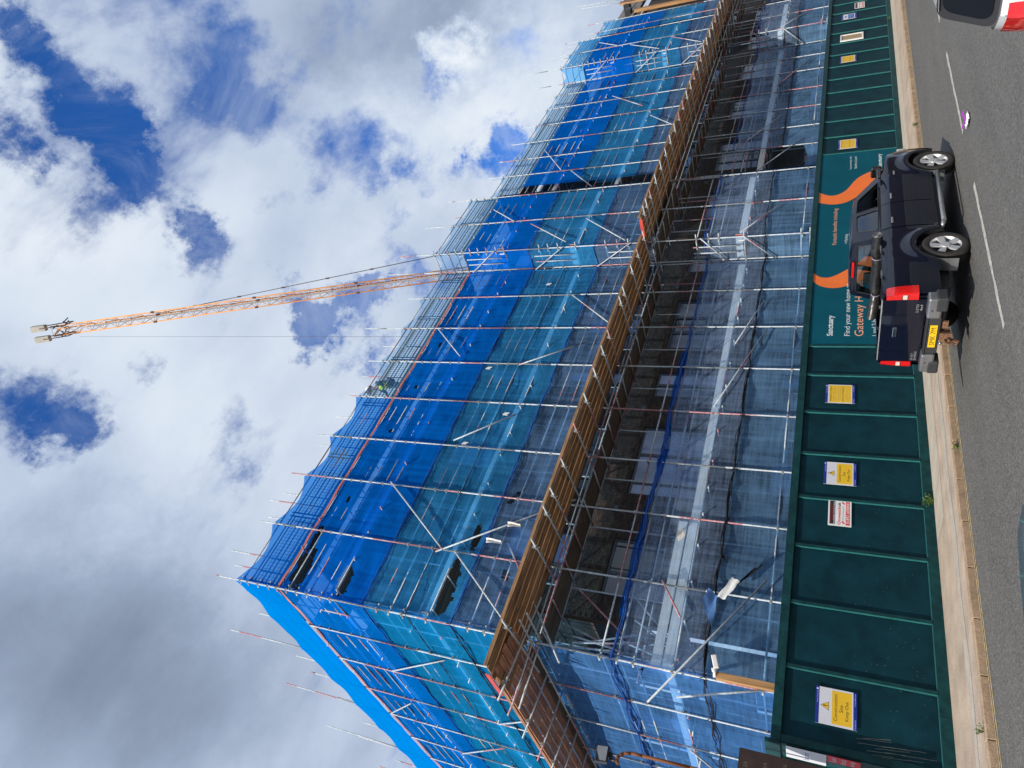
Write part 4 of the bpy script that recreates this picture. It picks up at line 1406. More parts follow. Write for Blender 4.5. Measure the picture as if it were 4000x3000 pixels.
for xe_, lb_, k_ in ((26.64, 'added at the far end of the first projecting bay to shade the recess', 1), (46.95, 'added at the far end of the second projecting bay to shade the run beyond', 2)):  # dense nets added so the facade behind each bay falls in shadow
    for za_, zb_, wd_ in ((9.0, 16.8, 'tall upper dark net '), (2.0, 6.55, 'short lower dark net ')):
        net(wd_ + lb_, lambda s_, o, z, xe_=xe_: Vector((xe_ + o, s_, z)), 14.28, 15.34, za_, zb_, NET_BLOCK, o=0, amp=.1, ties=[14.28, 15.34], seed=90 + k_, wrinkle=.06)
net('blue foot net in the shaded recess behind the first projecting bay', FA, 26.7, 30.5, .1, 3.6, NET_LOWB, ties=[26.7, 28.27, 30.5], top_sag=.2, seed=93)
netset('the second projecting bay', FR(14.34), 42.3, 46.9, 50)
netset('the left side of the second projecting bay', lambda s_, o, z: Vector((42.3 - o, s_, z)), 14.34, 15.3, 56, n_=[14.34, 15.3])
netset('the last run beside the slate roofed block', FA, 47, 53.3, 61, n_=sE)
# side street nets
L0 = [0, 2.2, 4.35, 6.6, 8.8, 11.0, 13.2, 15.4, 17.6, 19.8, 22.0, 24.2, 26.4, 28.6]
net('bright opaque blue netting above the roof edge on the side street', FL, 0, 28.6, 16.86, 18.5, NET_TOPL, o=.03, ties=L0, top_sag=.16, seed=81)
net('bright blue net sheet under the roof edge on the side street', FL, 0, 28.6, Z_BT, Z_PINK, NET_LBLUE, ties=L0, amp=.1, seed=82, wrinkle=.03)
net('cyan net sheet below the bright blue one on the side street', FL, 0, 28.6, Z_TG, Z_BT + .03, NET_LTEAL, o=-.06, ties=L0, seed=83, wrinkle=.035)
net('blue net sheet just above the side street fan', FL, 0, 28.6, 8.85, Z_TG + .03, NET_LTEAL, ties=L0, seed=84, wrinkle=.035)
net('hazy blue net sheet under the side street fan', FL, 0, 28.6, Z_LT, 8.6, NET_LLOW, ties=L0, seed=85, wrinkle=.035)
net('lower blue net sheet on the side street with pale toe board behind', FL, 0, 28.6, Z_LS, Z_LT + .02, NET_LLOW, o=-.06, ties=L0, seed=86, wrinkle=.035)
net('net sheet at the foot of the side street scaffold behind the hoarding', FL, 0, 28.6, .1, Z_LS + .02, NET_LLOW, ties=L0, seed=87, wrinkle=.04)
hem('blue hem under the bright blue side street net', FL, 0, 28.6, Z_BT, L0, M_BLUEROPE, .05, n=2, seed=11)
hem('black hem across the cyan side street net', FL, 0, 28.6, 12.28, L0, M_BLKROPE, .06, n=2, r=.011, seed=12)
hem('dark hem above the side street fan', FL, 0, 28.6, Z_TG, L0, M_BLKROPE, .10, n=3, seed=13)
hem('blue bunched hem below the side street fan', FL, 0, 28.6, Z_LT, L0, M_BLUEROPE, .18, n=4, r=.024, seed=14)
hem('black seam low on the side street netting', FL, 0, 28.6, Z_LS, L0, M_BLKROPE, .10, n=3, seed=15)

# loose plastic sheets tied at the seam near the corner
t = thing('plastic_sheet', 'loose blue and white plastic sheet with black tail flapping below the corner toe board', 'plastic sheet', (7.9, 15.15, 4.4))
def sheet(pts, mat, nm, nn=6):
    a, b_, c, d = [Vector(p) for p in pts]
    def fn(u, v):
        p = a.lerp(b_, u).lerp(d.lerp(c, u), v)
        return (p.x, p.y - .05 * math.sin(u * 7 + v * 3) * .6, p.z + .015 * math.sin(v * 9))
    MB().grid(fn, nn, nn).build(nm, mat, t)
sheet([(7.35, 15.2, 4.42), (7.95, 15.1, 4.72), (8.35, 15.15, 4.62), (8.2, 15.2, 4.40)], pm('blue_plastic', (0.12, 0.28, 0.62), 0.35), 'blue_piece')
sheet([(8.12, 15.1, 4.40), (8.05, 15.05, 4.2), (8.55, 15.0, 3.92), (8.66, 15.05, 4.1)], M_WHITE, 'white_piece')
sheet([(8.3, 15.12, 4.2), (8.5, 15.12, 3.98), (9.1, 15.05, 3.45), (9.0, 15.05, 3.62)], M_BLACK, 'black_tail')
t = thing('plastic_sheet', 'white plastic scrap caught on the netting above the near fan', 'plastic sheet', (8.8, 15.15, 10.6))
sheet([(8.7, 15.2, 10.75), (8.84, 15.2, 10.8), (8.85, 15.2, 10.35), (8.72, 15.2, 10.25)], M_WHITE, 'white_piece')
t = thing('plastic_sheet', 'tan cardboard strip wrapped on the ledger above the near fan', 'cardboard', (9.3, 15.15, 10.0))
sheet([(9.3, 15.2, 10.3), (9.45, 15.2, 10.35), (9.45, 15.2, 9.95), (9.33, 15.2, 9.9)], M_TOE, 'card_piece')
for i_, (a, z_) in enumerate(((13.6, 11.9), (15.8, 13.4), (20.8, 12.6), (24.5, 12.2), (12.2, 12.9))):
    o = MB(FA).grid(lambda u, v: (a + .14 * u, -.02, z_ + .18 * v + .04 * math.sin(u * 5)), 3, 3).build('paper_scrap', M_WHITE, None, org=(a, 15.3, z_))
    o['label'] = ['white paper scrap on teal net above the third fan board', 'white tag near the blue hem, midway along the near side', 'small white tag on the teal net before the first bay', 'white notice on the first projecting bay', 'white paper patch below the deep blue net, left of the worker'][i_]
    o['category'] = 'paper scrap'

# ------------------------------------------------------------------ small things above the hoarding
t = thing('cctv_camera', 'white bullet security camera on the timber post behind the near hoarding', 'security camera', (6.0, 14.33, 4.06))
g = MB().tube((6.0, 14.33, 4.075), (6.0, 14.33, 4.13), .085, 16); g.build('mount_base', M_WHITE, t)
MB().tube((6.02, 14.33, 4.13), (6.09, 14.31, 4.16), .03, 10).build('joint', M_WHITE, t)
MB().obox((6.21, 14.27, 4.12), Vector((.13, -.02, .045)), Vector((.01, .055, 0)), Vector((-.018, 0, .052))).build('camera_body', M_WHITE, t, bevel=0.02)
MB().obox((6.335, 14.25, 4.155), Vector((.004, 0, 0)), Vector((0, .045, 0)), Vector((0, 0, .042))).build('lens', M_BLACK, t)
t = thing('timber_post', 'sawn timber post carrying the white camera behind the near hoarding', 'post', (5.96, 14.36, 0))
MB().box(5.89, 6.03, 14.30, 14.40, 0, 4.07).build('post', M_POST, t, bevel=.004)
t = thing('floodlight_pole', 'rusty orange swan-neck pole with floodlight at the street corner', 'lamp post', (4.1, 14.25, 0))
pts = [(4.13, 14.25, 0), (4.12, 14.25, 3.0), (4.10, 14.25, 4.3), (4.08, 14.25, 5.2), (4.07, 14.24, 5.42), (4.03, 14.23, 5.56), (3.96, 14.22, 5.64), (3.88, 14.2, 5.66), (3.80, 14.18, 5.62)]
MB().path(pts, .032, 10).build('pole', M_RUST, t)
MB().tube((3.84, 14.2, 5.64), (3.86, 14.2, 5.80), .022, 8).build('bracket', M_CRDARK, t)
g = MB(); g.obox((3.88, 14.15, 5.95), Vector((.15, .02, .02)), Vector((.0, .10, .03)), Vector((-.02, -.02, .12)))
g.build('lamp_head', M_BLACK, t, bevel=.015)
MB().obox((3.88, 14.04, 5.93), Vector((.13, .01, .01)), Vector((.0, .004, .0)), Vector((-.01, 0, .10))).build('lamp_glass', M_SGRY, t)
MB().obox((3.92, 14.2, 5.80), Vector((.05, 0, 0)), Vector((0, .03, 0)), Vector((0, 0, .05))).build('knuckle', M_BLACK, t)
t = thing('plywood_board', 'dark brown faced plywood sheet with pale repeated print at the left corner', 'plywood board', (4.0, 13.9, 0))
MB().box(3.3, 4.56, 13.90, 13.918, .9, 3.44).build('board', M_PLYB, t)
for i_, (a, z_) in enumerate(((4.22, 3.28), (3.95, 3.05), (4.28, 2.95), (4.05, 2.72), (4.33, 2.62), (4.1, 2.42), (4.36, 2.28), (4.2, 2.05), (4.4, 1.95))):
    o = text('TULSA', a - .12, z_, .24, .07, 13.898, M_PLYT, t, shear=.25)

# weeds
def weed(loc, n_, h, label, seed):
    rn = random.Random(seed)
    t = thing('weed', label, 'weed', loc)
    g = MB(); st = MB()
    for i_ in range(n_):
        an = rn.uniform(0, 6.28); rr = rn.uniform(.01, h * .8); hh = rn.uniform(.2, 1) * h
        p = Vector(loc) + Vector((math.cos(an) * rr, math.sin(an) * rr * .5, hh))
        st.tube(loc, tuple(p), .002, 4, cap=False)
        for k_ in range(3):
            d = Vector((rn.uniform(-1, 1), rn.uniform(-1, 1), rn.uniform(-.4, 1))).normalized() * rn.uniform(.012, .035)
            w_ = d.cross(Vector((rn.uniform(-1, 1), rn.uniform(-1, 1), 1))).normalized() * d.length * .4
            g.add([tuple(p), tuple(p + d * .5 + w_), tuple(p + d), tuple(p + d * .5 - w_)], [(0, 1, 2, 3)])
    st.build('stem', M_LEAF, t); g.build('foliage', M_LEAF, t)
weed((10.72, 14.12, 0), 60, .22, 'green weed growing at the foot of the hoarding under the CCTV sign', 1)
weed((10.05, 11.47, -.09), 26, .10, 'small weed in the gutter below the CCTV sign', 2)
weed((4.82, 11.6, 0), 20, .12, 'little weed in a kerb joint at the near end of the kerb', 3)
weed((23.4, 11.5, -.05), 40, .12, 'green weed patch by the kerb ahead of the pickup', 4)
weed((40.5, 14.1, 0), 40, .2, 'weed at the foot of the far hoarding near the blue notice', 5)

# litter on the road
t = thing('litter', 'crumpled white and purple wrapper lying in the road', 'litter', (14.6, 7.2, -.09))
G0 = Vector((14.55, 7.25, -.088))
def lit(u, v):
    return (G0.x - .12 + .34 * u * (1 - .7 * v), G0.y - .16 + .20 * v + .02 * math.sin(u * 9), G0.z + .01 + .05 * abs(noise.noise((u * 5, v * 5, 2))) + .03 * v)
MB().grid(lit, 9, 9, smooth=False).build('wrapper', M_WHITE, t)
M_PUR = pm('purple_print', (0.25, 0.03, 0.30), 0.3)
MB().grid(lambda u, v: (G0.x + .24 - .34 * u + .03 * v, G0.y - .16 + .20 * u + .03 * v, G0.z + .035 + .04 * abs(math.sin(u * 4 + 1)) + .03 * v), 9, 2, smooth=False).build('purple_edge', M_PUR, t)

# ------------------------------------------------------------------ worker on the top deck
def skin_obj(name, verts, edges, radii, mat, parent, root=0, sub=2):
    me = bpy.data.meshes.new(name)
    me.from_pydata(verts, edges, [])
    me.materials.append(mat)
    o = bpy.data.objects.new(name, me)
    COL.objects.link(o)
    o.parent = parent
    sk = o.modifiers.new('skin', 'SKIN')
    sk.use_smooth_shade = True
    d = me.skin_vertices[0].data if me.skin_vertices else None
    if d is None:
        bm = bmesh.new(); bm.from_mesh(me)
        bm.verts.layers.skin.verify(); bm.to_mesh(me); bm.free()
        d = me.skin_vertices[0].data
    for i_, r_ in enumerate(radii):
        d[i_].radius = (r_, r_) if isinstance(r_, (int, float)) else r_
        d[i_].use_root = (i_ == root)
    ss = o.modifiers.new('sub', 'SUBSURF'); ss.levels = sub; ss.render_levels = sub
    return o
wk = thing('person', 'worker in white helmet and yellow hi-vis vest bending over on the top deck', 'person', (15.32, 15.80, 16.89))
PV = [(0.05, 0, .93), (0.0, 0, 1.15), (-.12, 0, 1.38), (-.22, 0, 1.50), (-.31, 0, 1.60), (-.36, 0, 1.67),
      (.04, .10, .88), (.0, .11, .48), (.08, .11, .07), (-.08, .12, .03), (.04, -.10, .88), (-.08, -.11, .48), (.05, -.11, .07), (-.12, -.12, .03),
      (-.13, .19, 1.38), (-.22, .25, 1.10), (-.40, .20, .95), (-.48, .18, .92), (-.13, -.19, 1.38), (-.20, -.25, 1.10), (-.38, -.20, .92), (-.46, -.18, .88)]
PE = [(0, 1), (1, 2), (2, 3), (3, 4), (4, 5), (0, 6), (6, 7), (7, 8), (8, 9), (0, 10), (10, 11), (11, 12), (12, 13), (2, 14), (14, 15), (15, 16), (16, 17), (2, 18), (18, 19), (19, 20), (20, 21)]
PR = [.13, .125, .14, .06, .085, .08, .085, .06, .045, .045, .085, .06, .045, .045, .06, .045, .035, .04, .06, .045, .035, .04]
M_SKIN = pm('skin', (0.55, 0.30, 0.22), 0.55)
skin_obj('body', PV, PE, PR, M_SKIN, wk)
M_DKC = pm('dark_work_clothes', (0.02, 0.035, 0.04), 0.85)
skin_obj('trousers', [PV[0], PV[6], PV[7], PV[8], PV[10], PV[11], PV[12]], [(0, 1), (1, 2), (2, 3), (0, 4), (4, 5), (5, 6)], [.15, .10, .075, .06, .10, .075, .06], M_DKC, wk)
skin_obj('jacket', [PV[2], PV[1], PV[0], PV[14], PV[15], PV[16], PV[18], PV[19], PV[20]], [(0, 1), (1, 2), (0, 3), (3, 4), (4, 5), (0, 6), (6, 7), (7, 8)], [.165, .15, .155, .08, .06, .05, .08, .06, .05], M_DKC, wk)
M_HV = pm('hi_vis_yellow', (0.55, 0.85, 0.03), 0.7, var=.05)
skin_obj('vest', [(-.16, 0, 1.40), (-.06, 0, 1.15), (-.0, 0, .98)], [(0, 1), (1, 2)], [.18, .175, .165], M_HV, wk)
hm = bmesh.new()
bmesh.ops.create_uvsphere(hm, u_segments=16, v_segments=10, radius=.165, matrix=Matrix.Translation((-.35, 0, 1.72)) @ Matrix.Diagonal((1.15, 1, .85, 1)))
bmesh.ops.delete(hm, geom=[v for v in hm.verts if v.co.z < 1.675], context='VERTS')
me = bpy.data.meshes.new('helmet'); hm.to_mesh(me); hm.free()
for p in me.polygons: p.use_smooth = True
me.materials.append(M_WHITE)
o = bpy.data.objects.new('helmet', me); COL.objects.link(o); o.parent = wk
g = MB(); W0 = Vector((15.32, 15.80, 16.89))
g.obox(W0 + Vector((-.52, 0, 1.70)), (.07, 0, -.01), (0, .09, 0), (0, 0, .008)); g.build('helmet_peak', M_WHITE, wk)
g = MB()
for sy in (-.03, .03):
    g.obox(W0 + Vector((-.452, sy, 1.645)), (.004, 0, 0), (0, .012, 0), (0, 0, .007))
g.build('eye', M_BLACK, wk)
MB().obox(W0 + Vector((-.465, 0, 1.615)), (.018, 0, 0), (0, .012, 0), (0, 0, .02)).build('nose', M_SKIN, wk, bevel=.008)

# ------------------------------------------------------------------ crane
DEP = 62.0
def ray(px, py, d=DEP):
    v = CAMX * ((px - 2000) / 2648) + CAMD * ((py - 1500) / 2648) + CAMF
    return CAM + v * d
cA = ray(215, 1290); cB = ray(1720, 1074)
jd = (cB - cA).normalized()
cr_ = thing('tower_crane', 'orange lattice luffing crane jib rising behind the building with two white weights', 'crane', (cB.x + jd.x * 16, cB.y + jd.y * 16, 0))
side = jd.cross(Vector((0, 0, 1))).normalized()
upv = side.cross(jd).normalized()
HW = .45
Ltot = (cB - cA).length + 18
nb = int(Ltot / 1.15)
def jp(i_, a, b_):
    return cA + jd * (Ltot * i_ / nb) + side * a + upv * b_
for nm, a, b_ in (('chord', -HW, -HW), ('chord', HW, -HW), ('top_chord', 0, HW)):
    MB().tube(jp(0, a, b_), jp(nb, a, b_), .055, 6).build(nm, M_CRANE, cr_)
for i_ in range(nb):
    g = MB()
    q = [(-HW, -HW), (HW, -HW), (0, HW)]
    for k_ in range(3):
        a, b_ = q[k_], q[(k_ + 1) % 3]
        if i_ % 2: a, b_ = b_, a
        g.tube(jp(i_, *a), jp(i_ + 1, *b_), .026, 5, cap=False)
        g.tube(jp(i_, *a), jp(i_, *b_), .022, 5, cap=False)
    g.build('lattice_bay', M_CRANE, cr_)
for i_ in (8, 16, 24, 32):
    for k_ in q:
        MB().obox(jp(min(i_, nb), *k_), jd * .13, side * .08, upv * .08).build('chord_joint', M_CRDARK, cr_)
MB().obox(cA + jd * Ltot * .5 - upv * (HW - .0), jd * Ltot * .44, side * .07, upv * .012).build('walkway', pm('crane_walkway', (0.35, 0.38, 0.4), 0.6), cr_)
# head frames and weights
for dy_, sd in ((0, -.5), (0, .5)):
    base = cA + side * sd
    fw = [base + jd * 1.6 + upv * .5, base + jd * 1.6 - upv * .9, base - jd * .6 - upv * 1.1, base - jd * .6 + upv * .1]
    g = MB()
    for a, b_ in zip(fw, fw[1:] + fw[:1]):
        g.tube(a, b_, .045, 5)
    g.build('head_frame', M_CRDARK, cr_)
    MB().obox(base - jd * .8 - upv * .8, jd * .62, side * .26, upv * .22).build('counterweight', M_CONC, cr_)
g = MB()
for i_ in range(16):
    a = cA + jd * random.uniform(-.2, 1.6) + side * random.uniform(-.5, .5) + upv * random.uniform(-.5, .5)
    g.tube(a, a + jd * random.uniform(-.6, .6) + side * random.uniform(-.4, .4) + upv * random.uniform(-.4, .4), .05, 5)
g.build('head_gear', M_CRDARK, cr_)
# pendant line with joints, hoist rope
pA = ray(610, 1226); pB = ray(1690, 1002)
MB().tube(pA, pB + (pB - pA) * .4, .035, 5).build('pendant_line', M_CRDARK, cr_)
for f in (.14, .30, .46, .62, .78):
    MB().obox(pA.lerp(pB, f), jd * .16, side * .06, upv * .06).build('pendant_joint', M_CRDARK, cr_)
hA = ray(310, 1314)
MB().tube(hA, (hA.x, hA.y, 14), .010, 4).build('hoist_rope', M_CRDARK, cr_)
# mast standing behind the building
mb_ = cA + jd * Ltot
g = MB()
for a, b_ in ((-.8, -.8), (.8, -.8), (.8, .8), (-.8, .8)):
    g.tube((mb_.x + a, mb_.y + b_, 0), (mb_.x + a, mb_.y + b_, mb_.z + .6), .08, 6)
for i_ in range(int(mb_.z / 1.6)):
    z_ = i_ * 1.6
    cs = [(-.8, -.8), (.8, -.8), (.8, .8), (-.8, .8)]
    for k_ in range(4):
        a, b_ = cs[k_], cs[(k_ + 1) % 4]
        g.tube((mb_.x + a[0], mb_.y + a[1], z_), (mb_.x + b_[0], mb_.y + b_[1], z_ + 1.6), .035, 4, cap=False)
g.build('mast', M_CRANE, cr_)

# ------------------------------------------------------------------ vehicles
M_NAVY = pm('navy_paint', (0.0025, 0.0045, 0.015), 0.5, var=0.05, coat=1.0, spec=0.08)
M_WPAINT = pm('white_car_paint', (0.72, 0.74, 0.75), 0.25, var=0.02, coat=1.0)
M_SPAINT = pm('silver_car_paint', (0.35, 0.42, 0.48), 0.25, metal=0.5, var=0.03, coat=1.0)
M_TRIM = pm('dark_trim', (0.035, 0.037, 0.040), 0.55)
M_GTRIM = pm('grey_bumper', (0.34, 0.35, 0.36), 0.28, metal=.75)
M_CHROME = pm('chrome', (0.7, 0.72, 0.75), 0.12, metal=1.0, var=0.02)
M_ALLOY = pm('alloy_rim', (0.62, 0.63, 0.65), 0.35, metal=0.4, var=0.05)
M_RUB = pm('tyre_rubber', (0.030, 0.027, 0.025), 0.85, var=.2, scale=20)
M_LAMP = pm('red_lamp', (0.62, 0.012, 0.012), 0.12, var=0.15, scale=40, coat=1.0)
M_LAMPW = pm('clear_lamp', (0.62, 0.58, 0.50), 0.12, var=0.2, scale=50, coat=1.0)
M_PLATE = pm('yellow_plate', (0.85, 0.52, 0.01), 0.4, var=.02)
M_TONN = pm('black_vinyl_roll', (0.018, 0.018, 0.018), 0.33, var=.3, scale=6, bump=.8, bscale=9)
M_CGLASS = glassmat('car_glass', (0.62, 0.72, 0.74), 0.06)
M_DGLASS = glassmat('dark_car_glass', (0.05, 0.07, 0.08), 0.08)
M_RUSTY = pm('rusty_steel', (0.18, 0.09, 0.05), 0.8, var=.4, scale=30)
M_SEAT = pm('seat_cloth', (0.03, 0.03, 0.032), 0.8)

def lathe(fr, prof, cx, cz, n_=28):
    """profile of (radius, y) about the wheel axis"""
    g = MB(fr)
    g.grid(lambda u, v: (cx + pf(prof, v)[0] * math.cos(2 * math.pi * u), pf(prof, v)[1], cz + pf(prof, v)[0] * math.sin(2 * math.pi * u)), n_, len(prof) - 1)
    return g
def pf(prof, v):
    n_ = len(prof) - 1
    f = v * n_; i_ = min(int(f + 1e-6), n_ - 1); u = f - i_
    return (prof[i_][0] + (prof[i_ + 1][0] - prof[i_][0]) * u, prof[i_][1] + (prof[i_ + 1][1] - prof[i_][1]) * u)

def wheel(fr, par, xw, side_, r=.385, w=.245, hw=.87, spokes=5):
    s_ = side_
    yo = s_ * (hw - .01); yi = s_ * (hw - w)
    tp = [(r * .63, yi), (r * .9, yi), (r, yi + s_ * .03), (r, yo - s_ * .035), (r * .965, yo - s_ * .008), (r * .86, yo + s_ * .006), (r * .70, yo - s_ * .006), (r * .65, yo - s_ * .02)]
    wo_ = lathe(fr, tp, xw, r, 36).build('wheel', M_RUB, par)
    rp = [(r * .66, yo - s_ * .015), (r * .63, yo - s_ * .03), (r * .60, yo - s_ * .09), (r * .58, yi + s_ * .02)]
    lathe(fr, rp, xw, r, 32).build('rim', M_ALLOY, wo_)
    MB(fr).tube((xw, yi + s_ * .02, r), (xw, yi + s_ * .03, r), r * .60, 24).build('brake_shadow_plate', M_BLACK, wo_)
    g = MB(fr)
    for k_ in range(spokes):
        a = 2 * math.pi * k_ / spokes + .3
        ca, sa = math.cos(a), math.sin(a)
        ta, tb = -sa, ca
        for j, (r0, r1, w0, w1) in enumerate(((.07, r * .64, .040, .062),)):
            vs = []
            for rr, ww in ((r0, w0), (r1, w1)):
                for yy_ in (yo - s_ * .015 - s_ * .018 * (rr < .1), yo - s_ * .06):
                    for sg in (-1, 1):
                        vs.append((xw + ca * rr + ta * ww * sg, yy_, r + sa * rr + tb * ww * sg))
            g.add(vs, [(0, 1, 5, 4), (2, 6, 7, 3), (0, 4, 6, 2), (1, 3, 7, 5)])
    g.build('spoke', M_ALLOY, wo_)
    MB(fr).tube((xw, yo - s_ * .06, r), (xw, yo - s_ * .018, r), .075, 18).build('hub_cap', M_ALLOY, wo_)
    return wo_

# ---- pickup
PX, PY, PZ = 12.43, 9.40, -0.10
FP = lambda x, y, z: Vector((PX + x, PY + y, PZ + z))
pk = thing('pickup_truck', 'dark blue double cab pickup with chrome handles and rolled black bed cover', 'pickup truck', (PX, PY, PZ))
WB, RW, AR, HWD = 3.17, .385, .485, .90
def zb(x):
    base = .46 if x > .4 else .50
    if x < -.75: base = .54
    if x > 3.75: base = .40
    z = base
    for xw in (0, WB):
        if abs(x - xw) < AR:
            z = max(z, RW + math.sqrt(AR ** 2 - (x - xw) ** 2))
    return z
def zt(x):
    if x < .45: return 1.435
    if x < 2.95: return 1.435 - .03 * (x - .45) / 2.5
    t_ = (x - 2.95) / 1.1
    return 1.36 - .10 * t_ - .18 * t_ ** 4
def yb(x, z):
    y = HWD - .055 * ((z - .85) / .55) ** 2 - (.03 if z > 1.3 else 0) * (z - 1.3) / .13
    if x > 3.3: y -= .22 * ((x - 3.3) / .8) ** 2.2
    if x < -1.2: y -= .05 * ((-1.2 - x) / .25) ** 2
    for xw in (0, WB):
        d = math.hypot(x - xw, z - RW)
        y += .040 * math.exp(-((d - .55) / .11) ** 2)
    return y
def skinpatch(x0, x1, off, s_, nx, nz=12, z0=None, z1=None):
    def fn(u, v):
        x = x0 + (x1 - x0) * u
        a = zb(x) if z0 is None else max(z0, zb(x)); b_ = zt(x) if z1 is None else z1
        z = a + (b_ - a) * v
        return (x, s_ * (yb(x, z) + off), z)
    return MB(FP).grid(fn, nx, nz)
g = MB(FP)
for s_ in (-1, 1):
    g2 = skinpatch(-1.44, 4.08, 0, s_, 110, 14)
    o_ = len(g.v); g.v += g2.v; g.f += [tuple(i + o_ for i in f) for f in g2.f]; g.sm += g2.sm
# bonnet, bed rails, front face, rear sill
g.grid(lambda u, v: (2.9 + 1.18 * u, -yb(2.9 + 1.18 * u, 1.3) + 2 * yb(2.9 + 1.18 * u, 1.3) * v, zt(2.9 + 1.18 * u) + .07 * math.sin(math.pi * v) * (1 - .5 * u)), 14, 12)
g.grid(lambda u, v: (4.08 + .04 * math.sin(math.pi * v), -yb(4.08, .8) + 2 * yb(4.08, .8) * u, zb(4.08) + (zt(4.08) - zb(4.08)) * v), 10, 8)
for s_ in (-1, 1):
    g.grid(lambda u, v: (-1.44 + 1.92 * u, s_ * (yb(-1.44 + 1.92 * u, 1.43) - .085 * v), 1.435 + .012 * math.sin(math.pi * v)), 20, 4)
    g.grid(lambda u, v: (-1.44 + 1.92 * u, s_ * (.80 - .0 * v), 1.435 - .7 * v), 8, 2)
    # cab shoulder
    g.grid(lambda u, v: (.45 + 2.5 * u, s_ * (yb(.45 + 2.5 * u, 1.40) - .09 * v), zt(.45 + 2.5 * u) + .015 * v), 16, 2)
g.build('body', M_NAVY, pk)
g = MB(FP); g.box(-1.40, .46, -.80, .80, .74, .76); g.box(.44, .47, -.80, .80, .76, 1.44); g.box(-1.0, 4.0, -.62, .62, .34, .60)
g.build('bed_liner', M_BLACK, pk)
for xw in (0, WB):
    for s_ in (-1, 1):
        g = MB(FP)
        g.grid(lambda u, v: (xw + AR * 1.02 * math.cos(math.pi * u), s_ * (.90 - .34 * v), RW + AR * 1.02 * math.sin(math.pi * u)), 16, 1)
        g.box(xw - .5, xw + .5, s_ * .54 - .01, s_ * .54 + .01, .4, .95)
        g.build('wheel_arch_liner', M_BLACK, pk)
# doors
for s_ in (-1, 1):
    for nm_, a, b_ in (('rear', .66, 1.55), ('front', 1.57, 2.62)):
        d_ = skinpatch(a, b_, .010, s_, 30, 16, z0=.53, z1=1.412).build('door', M_NAVY, pk)
        hx = a + .22
        yh = yb(hx, 1.22)
        MB(FP).box(hx - .10, hx + .10, s_ * (yh + .032) - .012, s_ * (yh + .032) + .012, 1.215, 1.25).build('handle', M_CHROME, d_, bevel=.008)
        MB(FP).add([(hx + .02 + .085 * math.cos(t_), s_ * (yh + .0125), 1.205 + .052 * math.sin(t_)) for t_ in [i * math.pi / 7 for i in range(14)]], [tuple(range(14))]).build('handle_recess', M_BLACK, d_)
# sills trim
for s_ in (-1, 1):
    g = MB(FP); g.tube((.68, s_ * .955, .375), (2.55, s_ * .955, .375), .042, 10)
    g.tube((.68, s_ * .955, .375), (.62, s_ * .82, .40), .04, 10); g.tube((2.55, s_ * .955, .375), (2.64, s_ * .82, .40), .04, 10)
    g.build('side_step', M_GTRIM, pk)
    MB(FP).box(.55, 2.68, s_ * .80 - .02, s_ * .80 + .02, .40, .50).build('sill', M_TRIM, pk)
    for xw, dx in ((0, -.50), (WB, -.50)):
        MB(FP).add([(xw + dx, s_ * .66, .80), (xw + dx, s_ * .92, .80), (xw + dx - .04, s_ * .93, .22), (xw + dx - .04, s_ * .66, .22)], [(0, 1, 2, 3)]).build('mudflap', M_GTRIM, pk)
# cab
def ycab(x, z):
    return .80 - (z - 1.42) * .31 - max(0, (x - 1.9)) * .035
def frame_panel(outer, holes, fn, mat, nm, par, th=None):
    bm = bmesh.new()
    es = []
    for loop in [outer] + holes:
        vs_ = [bm.verts.new(fn(*p)) for p in loop]
        for i_ in range(len(vs_)):
            es.append(bm.edges.new((vs_[i_], vs_[(i_ + 1) % len(vs_)])))
    bmesh.ops.triangle_fill(bm, edges=es, use_beauty=True)
    me = bpy.data.meshes.new(nm)
    org = Vector(par.matrix_world.translation)
    for v in bm.verts: v.co -= org
    bm.to_mesh(me); bm.free()
    me.materials.append(mat)
    o = bpy.data.objects.new(nm, me); COL.objects.link(o); o.parent = par
    if th:
        so_ = o.modifiers.new('thick', 'SOLIDIFY'); so_.thickness = th; so_.offset = -1
    return o
def rounded(poly, r=.05, k=4):
    out = []
    n_ = len(poly)
    for i_ in range(n_):
        p, a, b_ = Vector(poly[i_]), Vector(poly[i_ - 1]), Vector(poly[(i_ + 1) % n_])
        u, w = (a - p), (b_ - p)
        rr = min(r, u.length * .4, w.length * .4)
        s_, e_ = p + u.normalized() * rr, p + w.normalized() * rr
        for j in range(k + 1):
            t_ = j / k
            q_ = s_ * (1 - t_) ** 2 + p * 2 * t_ * (1 - t_) + e_ * t_ ** 2
            out.append((q_.x, q_.y))
    return out
RW_WIN = rounded([(.74, 1.475), (1.50, 1.465), (1.47, 1.86), (.88, 1.85)], .06)
FW_WIN = rounded([(1.60, 1.465), (2.62, 1.45), (2.08, 1.84), (1.58, 1.865)], .05)
OUT = rounded([(.46, 1.43), (3.02, 1.385), (2.24, 1.885), (1.5, 1.94), (.52, 1.93)], .05)
for s_ in (-1, 1):
    fn = lambda x, z, s_=s_: FP(x, s_ * ycab(x, z), z)
    frame_panel(OUT, [RW_WIN, FW_WIN], fn, M_NAVY, 'cab_side', pk, th=.04 * (1 if s_ > 0 else -1))
    for wn, gl in ((RW_WIN, M_CGLASS),) + (((FW_WIN, M_CGLASS),) if s_ > 0 else ()):
        MB(FP).add([(p[0], s_ * (ycab(p[0], p[1]) - .012), p[1]) for p in wn], [tuple(range(len(wn)))]).build('window', gl, pk)
    # rubber surrounds
    for wn in (RW_WIN, FW_WIN):
        g = MB(FP)
        for a, b_ in zip(wn, wn[1:] + wn[:1]):
            g.tube((a[0], s_ * (ycab(*a) + .001), a[1]), (b_[0], s_ * (ycab(*b_) + .001), b_[1]), .010, 5, cap=False)
        g.build('window_seal', M_BLACK, pk)
